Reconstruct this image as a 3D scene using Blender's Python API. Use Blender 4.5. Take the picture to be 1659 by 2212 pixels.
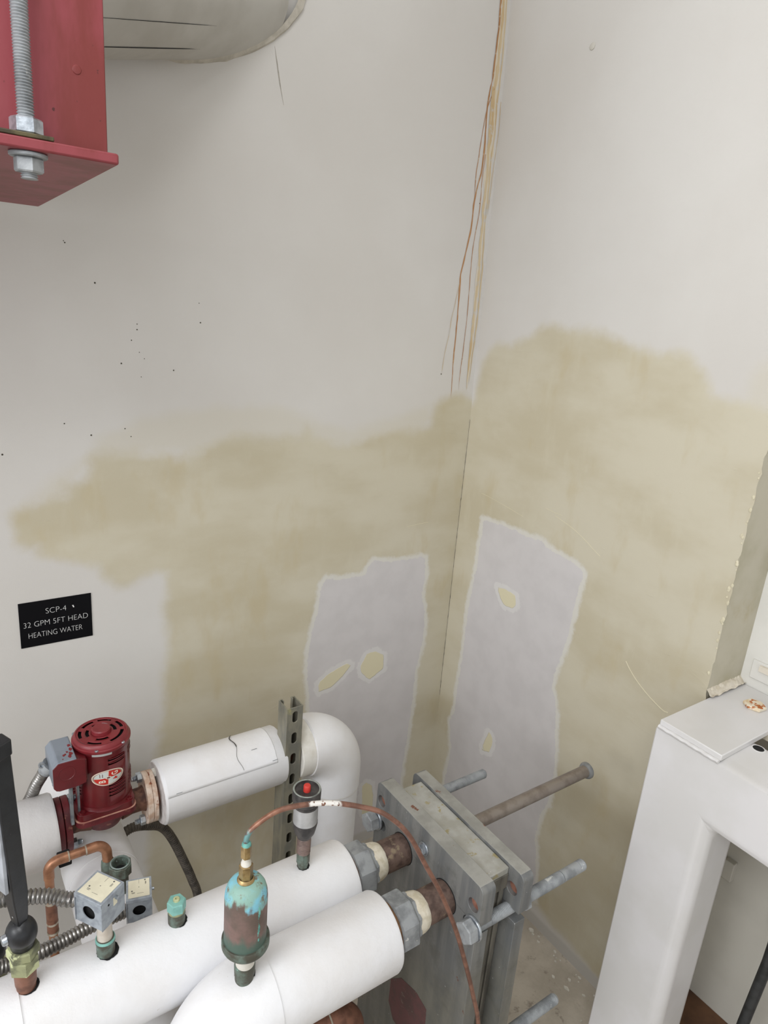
import bpy, bmesh, math, random
import numpy as np
from math import sin, cos, pi, radians, sqrt
from mathutils import Vector, Matrix, noise as mnoise
from mathutils.geometry import tessellate_polygon
random.seed(7)
for o in list(bpy.data.objects):
    bpy.data.objects.remove(o)
SC = bpy.context.scene
COL = SC.collection

# ---------------------------------------------------------------- camera, light, exposure
cam_d = bpy.data.cameras.new('camera')
cam_d.sensor_fit = 'VERTICAL'
cam_d.sensor_height = 24.0
cam_d.sensor_width = 18.0
cam_d.lens = 24.0 * 1488.0 / 2212.0
cam_d.clip_start = 0.02
cam_o = bpy.data.objects.new('camera', cam_d)
COL.objects.link(cam_o)
cam_o.matrix_world = Matrix((
    (0.82301505, 0.10021463, -0.55910934, 0.0),
    (-0.56211801, 0.28521474, -0.77632203, 0.0),
    (0.0816674, 0.95321014, 0.29106848, 1.7),
    (0, 0, 0, 1)))
SC.camera = cam_o

world = bpy.data.worlds.new('room_air')
SC.world = world
world.use_nodes = True
world.node_tree.nodes['Background'].inputs[0].default_value = (0.92, 0.955, 1.0, 1)
world.node_tree.nodes['Background'].inputs[1].default_value = 1.08


def area(name, loc, target, sx, sy, power, col=(1, 1, 1)):
    d = bpy.data.lights.new(name, 'AREA')
    d.shape = 'RECTANGLE'
    d.size, d.size_y = sx, sy
    d.energy = power
    d.color = col
    o = bpy.data.objects.new(name, d)
    COL.objects.link(o)
    o.location = loc
    o.rotation_euler = (Vector(target) - Vector(loc)).to_track_quat('-Z', 'Y').to_euler()
    o['label'] = 'unseen area light %.1f m up and %.1f m left of the corner' % (loc[2], 1.36 - loc[0])
    o['category'] = 'light'
    return o


area('unseen_light', (-0.75, -0.35, 2.62), (0.9, 1.1, 0.7), 1.1, 0.35, 18.5, (0.955, 0.975, 1.0))
area('unseen_light', (0.10, 0.40, 3.04), (0.15, 0.42, 0), 0.3, 1.2, 7.5, (0.955, 0.975, 1.0))
area('unseen_light', (-2.3, 0.1, 2.05), (1.3, 0.85, 0.4), 1.3, 0.6, 29.0, (0.955, 0.975, 1.0))  # added side fill, no known fixture; brightens the right wall and low parts
SC.view_settings.view_transform = 'Standard'
SC.view_settings.look = 'None'
SC.view_settings.gamma = 1.0
SC.view_settings.use_curve_mapping = False
SC.view_settings.exposure = 0.22


# ---------------------------------------------------------------- materials
def lin(c):
    return tuple(((v / 255.0) / 12.92 if v / 255.0 <= 0.04045 else (((v / 255.0) + 0.055) / 1.055) ** 2.4) for v in c)


class NT:
    def __init__(self, name):
        self.m = bpy.data.materials.new(name)
        self.m.use_nodes = True
        self.t = self.m.node_tree
        self.b = self.t.nodes['Principled BSDF']
        tc = self.t.nodes.new('ShaderNodeTexCoord')
        self.co = tc.outputs['Object']

    def link(self, a, b):
        self.t.links.new(a, b)

    def noise(self, scale, detail=4, rough=0.55, co=None, dist=0.0, mapscale=None):
        n = self.t.nodes.new('ShaderNodeTexNoise')
        n.inputs['Scale'].default_value = scale
        n.inputs['Detail'].default_value = detail
        n.inputs['Roughness'].default_value = rough
        n.inputs['Distortion'].default_value = dist
        c = co or self.co
        if mapscale:
            mp = self.t.nodes.new('ShaderNodeMapping')
            mp.inputs['Scale'].default_value = mapscale
            self.link(c, mp.inputs['Vector'])
            c = mp.outputs[0]
        self.link(c, n.inputs['Vector'])
        return n.outputs['Fac']

    def math(self, op, a, b=None, c=None, clamp=False):
        n = self.t.nodes.new('ShaderNodeMath')
        n.operation = op
        n.use_clamp = clamp
        for i, v in enumerate((a, b, c)):
            if v is None:
                continue
            if isinstance(v, (int, float)):
                n.inputs[i].default_value = v
            else:
                self.link(v, n.inputs[i])
        return n.outputs[0]

    def step(self, v, lo, hi, a=0.0, b=1.0):
        n = self.t.nodes.new('ShaderNodeMapRange')
        n.interpolation_type = 'SMOOTHSTEP'
        self.link(v, n.inputs['Value'])
        n.inputs['From Min'].default_value = lo
        n.inputs['From Max'].default_value = hi
        n.inputs['To Min'].default_value = a
        n.inputs['To Max'].default_value = b
        return n.outputs[0]

    def mix(self, f, a, b):
        n = self.t.nodes.new('ShaderNodeMix')
        n.data_type = 'RGBA'
        if isinstance(f, (int, float)):
            n.inputs[0].default_value = f
        else:
            self.link(f, n.inputs[0])
        for i, v in ((6, a), (7, b)):
            if isinstance(v, tuple):
                n.inputs[i].default_value = (*v, 1)
            else:
                self.link(v, n.inputs[i])
        return n.outputs[2]

    def attr(self, name):
        n = self.t.nodes.new('ShaderNodeAttribute')
        n.attribute_name = name
        return n.outputs['Fac']

    def sep(self, co=None):
        n = self.t.nodes.new('ShaderNodeSeparateXYZ')
        self.link(co or self.co, n.inputs[0])
        return n.outputs

    def bump(self, h, dist, strength=1.0, prev=None):
        n = self.t.nodes.new('ShaderNodeBump')
        n.inputs['Distance'].default_value = dist
        n.inputs['Strength'].default_value = strength
        self.link(h, n.inputs['Height'])
        if prev is not None:
            self.link(prev, n.inputs['Normal'])
        return n.outputs[0]

    def finish(self, col=None, rough=0.5, metal=0.0, normal=None):
        if col is not None:
            if isinstance(col, tuple):
                self.b.inputs['Base Color'].default_value = (*col, 1)
            else:
                self.link(col, self.b.inputs['Base Color'])
        for k, v in (('Roughness', rough), ('Metallic', metal)):
            if isinstance(v, (int, float)):
                self.b.inputs[k].default_value = v
            else:
                self.link(v, self.b.inputs[k])
        if normal is not None:
            self.link(normal, self.b.inputs['Normal'])
        return self.m


def pmat(name, c1, c2=None, ns=30, lo=0.4, hi=0.65, rough=0.5, metal=0.0, bump=0.0, bs=300,
         spots=(), mapscale=None, coat=0.0, spec=None):
    """two-tone procedural material; spots = [(colour, scale, threshold, softness, metal or None)]"""
    n = NT(name)
    a = lin(c1)
    b = lin(c2) if c2 else a
    col = n.mix(n.step(n.noise(ns, 5, mapscale=mapscale), lo, hi), a, b)
    met = metal
    for s in spots:
        f = n.step(n.noise(s[1], 6, 0.6), s[2], s[2] + s[3])
        col = n.mix(f, col, lin(s[0]))
        if metal > 0:
            met = n.math('MULTIPLY', n.math('SUBTRACT', 1.0, f), met)
    nm = n.bump(n.noise(bs, 4), 0.0006, bump) if bump else None
    m = n.finish(col, rough, met, nm)
    if coat:
        n.b.inputs['Coat Weight'].default_value = coat
        n.b.inputs['Coat Roughness'].default_value = 0.25
    if spec is not None:
        n.b.inputs['Specular IOR Level'].default_value = spec
    return m


M = {}
def jacket_mat():
    n = NT('white_pipe_jacket')
    c = n.mix(n.step(n.noise(9, 5), 0.35, 0.7), lin((231, 231, 233)), lin((224, 222, 221)))
    c = n.mix(n.step(n.noise(150, 3), 0.76, 0.78), c, lin((196, 190, 182)))
    b = n.bump(n.noise(16, 4, 0.55), 0.006, 0.35)
    return n.finish(c, 0.5, 0.0, n.bump(n.noise(420, 4), 0.0006, 0.25, b))


M['jacket'] = jacket_mat()
M['jacket_flat'] = pmat('white_pipe_jacket', (232, 231, 232), (224, 222, 220), 9, 0.35, 0.7, 0.55, bump=0.22, bs=420)
M['jacket_old'] = pmat('creamy_paper_cuff', (224, 221, 214), (208, 203, 192), 20, rough=0.75, bump=0.5, bs=150)
M['seam'] = pmat('dark_seam', (70, 68, 64), (110, 106, 100), 60, rough=0.9)
M['mastic'] = pmat('white_mastic', (214, 210, 208), (196, 190, 188), 60, rough=0.85, bump=1.0, bs=160)
M['red'] = pmat('red_pump_enamel', (98, 20, 26), (86, 16, 22), 25, rough=0.33, bump=0.12, bs=260, coat=0.25,
                spots=[((150, 92, 92), 55, 0.74, 0.06)])
M['red_top'] = pmat('red_pump_cap_enamel', (128, 38, 44), (114, 30, 36), 25, rough=0.42, bump=0.15, bs=260,
                    spots=[((150, 130, 132), 48, 0.72, 0.04)])
M['red_cast'] = pmat('worn_red_casting', (104, 32, 38), (84, 26, 30), 40, rough=0.5, bump=0.6, bs=220,
                     spots=[((146, 92, 76), 60, 0.6, 0.1)])
M['cast_rust'] = pmat('bare_rusty_casting', (120, 84, 66), (70, 42, 34), 45, rough=0.75, bump=0.9, bs=200)
M['flange_pale'] = pmat('cream_and_rust_flange', (214, 196, 180), (190, 160, 138), 60, rough=0.7, bump=0.8, bs=180,
                        spots=[((140, 74, 44), 90, 0.6, 0.06), ((110, 30, 34), 26, 0.62, 0.03)])
M['greybox'] = pmat('grey_zinc_box_paint', (132, 140, 150), (118, 126, 136), 30, rough=0.42, metal=0.0, bump=0.1,
                    spots=[((140, 30, 38), 34, 0.635, 0.012)])
M['zinc'] = pmat('galvanised_steel', (150, 156, 160), (122, 128, 134), 60, rough=0.42, metal=0.65, bump=0.25, bs=240)
M['zinc_bright'] = pmat('bright_zinc', (190, 196, 202), (150, 156, 162), 80, rough=0.3, metal=0.75, bump=0.3)
M['zinc_dull'] = pmat('dull_galvanised_casting', (158, 161, 163), (128, 131, 133), 40, rough=0.6, metal=0.15, bump=0.8,
                      bs=260, spots=[((206, 206, 202), 70, 0.66, 0.05)])
M['strut'] = pmat('yellowed_zinc_strut', (148, 144, 128), (126, 125, 116), 40, rough=0.42, metal=0.4, bump=0.2, bs=200,
                  spots=[((150, 144, 108), 25, 0.62, 0.1)], mapscale=(1, 1, 0.35))
def plate_mat():
    """grey painted end plate: vertical runs, white flecks, scraped rust"""
    n = NT('grey_painted_end_plate')
    run = n.noise(34, 5, 0.6, mapscale=(1, 1, 0.09))
    c = n.mix(n.step(run, 0.34, 0.66), lin((104, 106, 107)), lin((132, 132, 129)))
    c = n.mix(n.step(n.noise(16, 6, 0.65), 0.52, 0.7, 0, 0.6), c, lin((92, 92, 88)))
    z = n.sep()[2]
    low = n.step(n.math('ADD', z, n.math('MULTIPLY', n.math('SUBTRACT', n.noise(9, 4), 0.5), 0.3)), 0.66, 0.45, 0, 0.55)
    c = n.mix(low, c, n.mix(n.step(n.noise(12, 5, 0.7), 0.4, 0.6), lin((92, 90, 80)), lin((112, 108, 92))))
    c = n.mix(n.step(n.noise(150, 3), 0.735, 0.76), c, lin((186, 186, 182)))
    c = n.mix(n.step(n.noise(90, 5, 0.6, mapscale=(1, 1, 0.25)), 0.70, 0.74), c, lin((156, 156, 152)))
    c = n.mix(n.step(n.noise(26, 6, 0.7), 0.70, 0.715), c, lin((104, 70, 56)))
    return n.finish(c, 0.45, 0.15, n.bump(n.noise(260, 4), 0.0006, 0.35))


M['plate'] = plate_mat()
M['plate_top'] = pmat('lit_pale_plate_top', (158, 157, 151), (140, 139, 133), 22, rough=0.5, metal=0.2, bump=0.4, bs=300,
                      spots=[((112, 74, 58), 34, 0.66, 0.015), ((186, 182, 168), 60, 0.68, 0.03)])  # paler base stands for light from above; rust and flecks are surface marks
M['pack'] = pmat('dirty_plate_pack', (116, 112, 102), (78, 75, 68), 30, rough=0.6, metal=0.2, bump=0.9, bs=160,
                 mapscale=(1, 1, 0.25))
M['pack_top'] = pmat('limescaled_top_cover', (168, 167, 161), (152, 150, 140), 24, rough=0.6, metal=0.1, bump=0.6, bs=200,
                     spots=[((150, 140, 104), 50, 0.57, 0.08), ((206, 204, 196), 60, 0.68, 0.04)])
M['rust_pipe'] = pmat('rusty_steel_pipe', (112, 92, 82), (80, 63, 56), 50, rough=0.7, metal=0.25, bump=0.8, bs=260,
                      spots=[((134, 118, 96), 34, 0.62, 0.08)])
M['bar'] = pmat('bare_brown_steel_bar', (140, 131, 122), (124, 113, 104), 40, rough=0.45, metal=0.5, bump=0.3, bs=300)
M['dope'] = pmat('white_pipe_sealant', (222, 214, 196), (200, 190, 166), 60, rough=0.8, bump=1.0, bs=150)
M['rubber'] = pmat('brown_gasket', (120, 88, 60), (84, 60, 40), 50, rough=0.8, bump=1.0, bs=200)
M['copper'] = pmat('copper_pipe', (172, 124, 94), (140, 98, 74), 45, rough=0.42, metal=0.5, bump=0.1,
                   spots=[((112, 150, 132), 42, 0.72, 0.04)])
M['copper_dark'] = pmat('dull_brown_copper', (138, 96, 78), (108, 74, 60), 45, rough=0.5, metal=0.4, bump=0.2)
M['copper_tube'] = pmat('brown_copper_tube', (142, 86, 64), (110, 62, 46), 60, rough=0.4, metal=0.6, bump=0.1)
M['solder'] = pmat('pale_solder_ring', (190, 182, 168), (150, 140, 122), 90, rough=0.6, metal=0.4)
M['brass'] = pmat('tarnished_brass', (176, 150, 104), (132, 110, 74), 60, rough=0.4, metal=0.7, bump=0.2)
M['verdigris'] = pmat('verdigris_fitting', (112, 176, 166), (78, 128, 120), 60, rough=0.7, bump=0.5,
                      spots=[((96, 86, 72), 50, 0.62, 0.08)])
M['verd_green'] = pmat('greenish_corroded_hex', (150, 152, 116), (96, 98, 78), 45, rough=0.7, metal=0.2, bump=0.6,
                       spots=[((190, 194, 150), 34, 0.56, 0.05)])
M['verd_dark'] = pmat('dark_corroded_brass', (84, 82, 72), (108, 122, 112), 60, rough=0.6, metal=0.4, bump=0.8,
                      spots=[((136, 178, 164), 60, 0.66, 0.05)])
M['mint'] = pmat('pale_mint_cap', (132, 186, 176), (116, 168, 158), 60, rough=0.6, bump=0.3)
M['black'] = pmat('black_metal_case', (30, 31, 34), (22, 23, 26), 60, rough=0.38, bump=0.2,
                  spots=[((190, 190, 190), 90, 0.735, 0.012)])
M['dark'] = pmat('dark_hollow', (14, 14, 15), rough=0.9)
M['glass_face'] = pmat('pale_scale_glass', (176, 180, 188), (150, 154, 160), 20, rough=0.15)
M['alu'] = pmat('speckled_silver_band', (196, 196, 196), (178, 178, 178), 30, rough=0.35, metal=0.5,
                spots=[((90, 88, 86), 110, 0.72, 0.03)])
M['dark_metal'] = pmat('dark_bronze_body', (86, 82, 80), (60, 58, 58), 50, rough=0.5, metal=0.4, bump=0.5,
                       spots=[((150, 158, 148), 60, 0.7, 0.06)])
M['redbutton'] = pmat('red_plastic', (196, 58, 48), (180, 50, 42), 40, rough=0.45)
M['cream'] = pmat('cream_paper_label', (226, 220, 196), (214, 208, 184), 30, rough=0.7)
M['ink'] = pmat('grey_print', (96, 94, 90), rough=0.8)
M['flex'] = pmat('silver_flexible_conduit', (150, 147, 143), (120, 117, 113), 60, rough=0.32, metal=0.8)
M['flex_dark'] = pmat('dark_grey_flexible_conduit', (94, 88, 80), (70, 65, 59), 60, rough=0.5, metal=0.5)
M['white_steel'] = pmat('glossy_white_steel_paint', (218, 216, 216), (212, 210, 208), 6, rough=0.3, bump=0.18, bs=60)
M['rusty_white'] = pmat('rust_bleeding_bolt_paint', (226, 216, 196), (214, 190, 150), 60, rough=0.6, bump=0.5,
                        spots=[((176, 96, 34), 90, 0.52, 0.06)])
M['plaster'] = pmat('rough_flaking_plaster', (214, 206, 192), (190, 180, 160), 30, rough=0.9, bump=1.0, bs=70)
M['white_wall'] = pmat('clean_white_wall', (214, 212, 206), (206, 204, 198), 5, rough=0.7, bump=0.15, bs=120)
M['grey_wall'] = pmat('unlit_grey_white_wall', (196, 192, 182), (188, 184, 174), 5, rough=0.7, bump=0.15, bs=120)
M['jamb'] = pmat('beige_skimmed_reveal', (186, 180, 162), (172, 166, 144), 6, rough=0.75, bump=0.3, bs=90,
                 spots=[((164, 150, 112), 5, 0.6, 0.2)])
M['brown'] = pmat('brown_floor_edge', (104, 72, 48), (78, 52, 36), 12, rough=0.6, bump=0.3)
M['chip'] = pmat('loose_white_paint', (216, 212, 202), (200, 196, 184), 60, rough=0.8, bump=0.5)
M['sign'] = pmat('black_engraved_plastic', (10, 10, 13), (12, 12, 15), 20, rough=0.5, spec=0.12)
M['letter'] = pmat('white_engraving', (222, 222, 220), rough=0.6)
M['rust_dark'] = pmat('orange_brown_rust_run', (176, 132, 90), (158, 112, 70), 30, rough=0.7, mapscale=(1, 1, 0.2),
                      spots=[((196, 180, 152), 45, 0.56, 0.12)])
M['rust_tan'] = pmat('pale_tan_rust_run', (198, 180, 148), (188, 162, 122), 30, rough=0.7, mapscale=(1, 1, 0.2),
                     spots=[((190, 184, 172), 45, 0.56, 0.12)])
M['rust_pale'] = pmat('faint_tan_stain', (206, 196, 178), (202, 189, 164), 30, rough=0.7, mapscale=(1, 1, 0.2),
                      spots=[((200, 194, 184), 45, 0.5, 0.15)])
M['speck'] = pmat('dark_speck', (66, 62, 50), rough=0.9)
M['gasket_tan'] = pmat('tan_gasket_edge', (196, 150, 130), (160, 104, 92), 60, rough=0.8)
M['ridge'] = pmat('cream_compound_ridge', (206, 198, 172), rough=0.7)
M['caulk'] = pmat('rough_grey_caulk', (190, 184, 172), (170, 164, 152), 40, rough=0.9, bump=1.0, bs=90)
M['duct'] = pmat('dusty_grey_pipe_jacket', (184, 181, 174), (170, 166, 158), 5, rough=0.85, bump=0.6, bs=60)
M['badge_red'] = pmat('badge_red', (190, 44, 34), rough=0.4)
M['badge_cream'] = pmat('badge_cream', (232, 214, 196), rough=0.5)
M['badge_grey'] = pmat('badge_pale_grey', (200, 204, 198), rough=0.5)
M['badge_line'] = pmat('badge_brown_line', (104, 60, 56), rough=0.5)


def beam_mat(name, c1, c2, c3):
    n = NT(name)
    f = n.step(n.noise(9, 5, 0.6, mapscale=(1.6, 1.6, 0.45)), 0.42, 0.6)
    col = n.mix(f, lin(c1), lin(c2))
    col = n.mix(n.step(n.noise(120, 4), 0.7, 0.76), col, lin(c3))
    return n.finish(col, 0.48, 0.0, n.bump(n.noise(90, 5), 0.0006, 0.4))


M['primer'] = beam_mat('red_oxide_beam_paint', (134, 56, 62), (114, 42, 38), (76, 26, 24))


def vent_body_mat():
    """air vent bottle: copper brown body, cyan verdigris shoulders running down, green foot"""
    n = NT('verdigris_streaked_copper_bottle')
    x, y, z = n.sep()
    nz = n.noise(38, 6, 0.6)
    run = n.noise(60, 3, 0.5, mapscale=(1, 1, 0.12))
    zz = n.math('ADD', z, n.math('MULTIPLY', n.math('SUBTRACT', nz, 0.5), 0.05))
    zz = n.math('ADD', zz, n.math('MULTIPLY', n.math('SUBTRACT', run, 0.5), 0.05))
    brown = n.mix(n.step(n.noise(30, 5), 0.35, 0.65), lin((134, 110, 104)), lin((108, 94, 86)))
    top = n.mix(n.step(n.noise(45, 5), 0.4, 0.6), lin((124, 188, 206)), lin((134, 170, 158)))
    top = n.mix(n.step(n.noise(70, 6, 0.7), 0.56, 0.66), top, lin((118, 104, 82)))
    c = n.mix(n.step(zz, 0.905, 0.915), brown, top)
    c = n.mix(n.step(zz, 0.868, 0.845), c, lin((88, 108, 98)))
    met = n.step(zz, 0.915, 0.905, 0.0, 0.35)
    return n.finish(c, 0.55, met, n.bump(n.noise(140, 5), 0.0008, 0.5))


M['ventbody'] = vent_body_mat()


def tube_paint():
    """thin copper tube: grey-green foot, white paint blobs on the crown"""
    n = NT('copper_tube_with_white_paint')
    x, y, z = n.sep()
    c = n.mix(n.step(n.noise(60, 5), 0.4, 0.6), lin((156, 112, 90)), lin((126, 86, 68)))
    c = n.mix(n.step(z, 1.022, 1.012), c, n.mix(n.step(n.noise(90, 4), 0.45, 0.55), lin((104, 88, 84)), lin((110, 150, 150))))
    gate = n.math('MULTIPLY', n.step(x, 0.402, 0.406), n.step(x, 0.452, 0.447))
    gate = n.math('MULTIPLY', gate, n.step(n.noise(110, 3), 0.44, 0.47))
    isr = n.step(x, 0.36, 0.37)
    c0 = n.mix(isr, c, n.mix(n.step(n.noise(60, 5), 0.4, 0.6), lin((134, 96, 80)), lin((108, 76, 64))))
    c1 = n.mix(gate, c0, lin((226, 222, 216)))
    return n.finish(c1, 0.42, n.math('MULTIPLY', n.math('SUBTRACT', 1.0, gate), 0.3), None)


M['tube'] = tube_paint()


def wall_mat(name, paint, paint2, mud, mud2, board, board2):
    n = NT(name)
    A, B, I, F = n.attr('mud'), n.attr('gray'), n.attr('isl'), n.attr('faint')
    n1 = n.noise(9, 7, 0.6)
    n2 = n.noise(55, 8, 0.72)
    n3 = n.noise(3.2, 5, 0.55, mapscale=(1, 1, 2.2))
    base = n.mix(n.step(n.noise(1.6, 4), 0.35, 0.7), lin(paint), lin(paint2))
    mudc = n.mix(n.step(n3, 0.36, 0.64), lin(mud), lin(mud2))
    mudc = n.mix(n.step(n.noise(7, 5, 0.6, mapscale=(2.2, 2.2, 0.8)), 0.52, 0.72, 0, 0.55), mudc, lin((196, 189, 168)))
    mudc = n.mix(n.step(n.noise(5.5, 4, 0.6, mapscale=(1.6, 1.6, 0.7)), 0.54, 0.7, 0, 0.45), mudc, lin((182, 168, 134)))
    mm = n.step(n.math('ADD', A, n.math('MULTIPLY', n.math('SUBTRACT', n1, 0.5), 0.075)), -0.016, 0.024)
    ff = n.math('MULTIPLY', n.step(n.math('ADD', F, n.math('MULTIPLY', n.math('SUBTRACT', n1, 0.5), 0.06)), -0.012, 0.03), 0.42)
    c = n.mix(ff, base, lin(mud2))
    c = n.mix(mm, c, mudc)
    g = n.math('ADD', B, n.math('MULTIPLY', n.math('SUBTRACT', n2, 0.5), 0.024))
    g = n.math('ADD', g, n.math('MULTIPLY', n.math('SUBTRACT', n.noise(22, 3), 0.5), 0.012))
    g2 = n.math('ADD', B, n.math('MULTIPLY', n.math('SUBTRACT', n.noise(34, 8, 0.75), 0.5), 0.034))
    halo = n.step(g2, -0.019, -0.006)
    gm = n.step(g, -0.001, 0.0015)
    c = n.mix(n.math('MULTIPLY', halo, 0.8), c, lin((210, 208, 202)))
    boardc = n.mix(n.step(n.noise(14, 4), 0.35, 0.7), lin(board), lin(board2))
    c = n.mix(gm, c, boardc)
    i = n.math('ADD', I, n.math('MULTIPLY', n.math('SUBTRACT', n2, 0.5), 0.010))
    i2 = n.math('ADD', I, n.math('MULTIPLY', n.math('SUBTRACT', n.noise(38, 6, 0.7), 0.5), 0.03))
    ihalo = n.math('MULTIPLY', n.step(i2, -0.016, -0.012), 0.6)
    im = n.step(i, -0.001, 0.001)
    c = n.mix(ihalo, c, lin((214, 212, 208)))
    c = n.mix(im, c, lin((210, 202, 172)))
    # dirty band where wall meets floor
    z = n.sep()[2]
    dirt = n.step(n.math('ADD', z, n.math('MULTIPLY', n.math('SUBTRACT', n1, 0.5), 0.02)), 0.045, 0.03)
    c = n.mix(dirt, c, lin((184, 180, 173)))
    h = n.math('ADD', n.math('MULTIPLY', mm, 0.25), n.math('MULTIPLY', halo, -0.25))
    h = n.math('ADD', h, n.math('MULTIPLY', im, 0.6))
    h = n.math('ADD', h, n.math('MULTIPLY', n.noise(30, 6, 0.6), 0.22))
    tr = n.step(n.noise(9, 4, 0.6, mapscale=(1.0, 1.0, 3.0), dist=1.0), 0.66, 0.72)
    tr = n.math('MULTIPLY', tr, n.step(B, -0.01, -0.03))
    h = n.math('ADD', h, n.math('MULTIPLY', n.math('MULTIPLY', tr, mm), 0.16))
    b1 = n.bump(h, 0.0016, 0.8)
    b2 = n.bump(n.noise(420, 3), 0.0004, 0.35, b1)
    return n.finish(c, 0.62, 0.0, b2)


M['wall_l'] = wall_mat('patched_wall_paint', (206, 203, 198), (199, 195, 189), (186, 177, 153), (196, 189, 169), (200, 196, 195), (194, 190, 189))
M['wall_r'] = M['wall_l']


def floor_mat():
    n = NT('dusty_grey_concrete')
    c = n.mix(n.step(n.noise(7, 7, 0.62), 0.35, 0.65), lin((196, 187, 173)), lin((172, 163, 149)))
    c = n.mix(n.step(n.noise(24, 6, 0.7), 0.56, 0.68), c, lin((146, 136, 124)))
    c = n.mix(n.step(n.noise(60, 6, 0.7), 0.66, 0.72), c, lin((206, 200, 188)))
    return n.finish(c, 0.8, 0.0, n.bump(n.noise(60, 6), 0.002, 0.5))


M['floor'] = floor_mat()


# ---------------------------------------------------------------- geometry helpers
def obj(name, bm, m, parent=None, bevel=0.0, seg=2, smooth=35, label=None, cat=None, group=None, kind=None, solid=0.0):
    me = bpy.data.meshes.new(name)
    if isinstance(bm, bmesh.types.BMesh):
        bmesh.ops.recalc_face_normals(bm, faces=bm.faces)
        bm.to_mesh(me)
        bm.free()
    else:
        me = bm
    me.polygons.foreach_set('use_smooth', [True] * len(me.polygons))
    try:
        me.set_sharp_from_angle(angle=radians(smooth))
    except Exception:
        pass
    me.materials.append(m)
    o = bpy.data.objects.new(name, me)
    COL.objects.link(o)
    if parent is not None:
        o.parent = parent
        if parent.type == 'EMPTY':
            o.matrix_parent_inverse = Matrix.Translation(-total_loc(parent))
    if solid:
        s = o.modifiers.new('s', 'SOLIDIFY')
        s.thickness = solid
        s.offset = -1
    if bevel:
        b = o.modifiers.new('b', 'BEVEL')
        b.width = bevel
        b.segments = seg
        b.limit_method = 'ANGLE'
        b.angle_limit = radians(40)
        b.harden_normals = False
    if label: o['label'] = label
    if cat: o['category'] = cat
    if group: o['group'] = group
    if kind: o['kind'] = kind
    return o


def total_loc(o):
    v = Vector((0, 0, 0))
    while o is not None:
        if o.type == 'EMPTY':
            v = v + o.location
        o = o.parent
    return v


def thing(name, label, cat, loc, group=None, kind=None):
    o = bpy.data.objects.new(name, None)
    COL.objects.link(o)
    o.location = loc
    o.empty_display_size = 0.02
    o['label'] = label
    o['category'] = cat
    if group: o['group'] = group
    if kind: o['kind'] = kind
    return o


def BM():
    return bmesh.new()


def box(bm, lo, hi, rz=0.0, piv=None):
    lo, hi = Vector(lo), Vector(hi)
    c = (lo + hi) / 2
    s = hi - lo
    piv = Vector(piv) if piv else c
    mt = Matrix.Translation(piv) @ Matrix.Rotation(rz, 4, 'Z') @ Matrix.Translation(c - piv) @ Matrix.Diagonal((*s, 1))
    bmesh.ops.create_cube(bm, size=1.0, matrix=mt)


def frame_of(d):
    d = Vector(d).normalized()
    a = Vector((0, 0, 1)) if abs(d.z) < 0.9 else Vector((1, 0, 0))
    u = d.cross(a).normalized()
    return d, u, d.cross(u).normalized()


def lathe(bm, p0, d, prof, seg=32, rot=0.0, cap=True):
    """prof = [(t, r)] along direction d from p0"""
    d, u, v = frame_of(d)
    p0 = Vector(p0)
    rings = []
    for t, r in prof:
        c = p0 + d * t
        if r <= 1e-6:
            rings.append([bm.verts.new(c)])
        else:
            rings.append([bm.verts.new(c + (u * cos(rot + 2 * pi * k / seg) + v * sin(rot + 2 * pi * k / seg)) * r) for k in range(seg)])
    for a, b in zip(rings, rings[1:]):
        if len(a) == 1 and len(b) == 1:
            continue
        for k in range(seg):
            k2 = (k + 1) % seg
            if len(a) == 1:
                bm.faces.new((a[0], b[k], b[k2]))
            elif len(b) == 1:
                bm.faces.new((a[k], b[0], a[k2]))
            else:
                bm.faces.new((a[k], b[k], b[k2], a[k2]))
    if cap:
        for r in (rings[0], rings[-1]):
            if len(r) > 2:
                bm.faces.new(r)


def cyl(bm, p0, p1, r, r1=None, seg=32, cap=True, ch=0.0):
    p0, p1 = Vector(p0), Vector(p1)
    L = (p1 - p0).length
    r1 = r if r1 is None else r1
    prof = [(0, r - ch), (ch, r), (L - ch, r1), (L, r1 - ch)] if ch else [(0, r), (L, r1)]
    lathe(bm, p0, p1 - p0, prof, seg, cap=cap)


def smooth_path(pts, n=8):
    P = [Vector(p) for p in pts]
    P = [P[0] * 2 - P[1]] + P + [P[-1] * 2 - P[-2]]
    out = []
    for i in range(1, len(P) - 2):
        for k in range(n):
            t = k / n
            a, b, c, d = P[i - 1], P[i], P[i + 1], P[i + 2]
            out.append(0.5 * ((2 * b) + (c - a) * t + (2 * a - 5 * b + 4 * c - d) * t * t + (3 * b - a - 3 * c + d) * t ** 3))
    out.append(P[-2])
    return out


def arc_path(p, c0, c1, n=12):
    """rounded corner: from c0 through corner p to c1 (quarter arc)"""
    p, c0, c1 = Vector(p), Vector(c0), Vector(c1)
    ctr = c0 + c1 - p
    a, b = c0 - ctr, c1 - ctr
    return [ctr + a * cos(k / n * pi / 2) + b * sin(k / n * pi / 2) for k in range(n + 1)]


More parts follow.
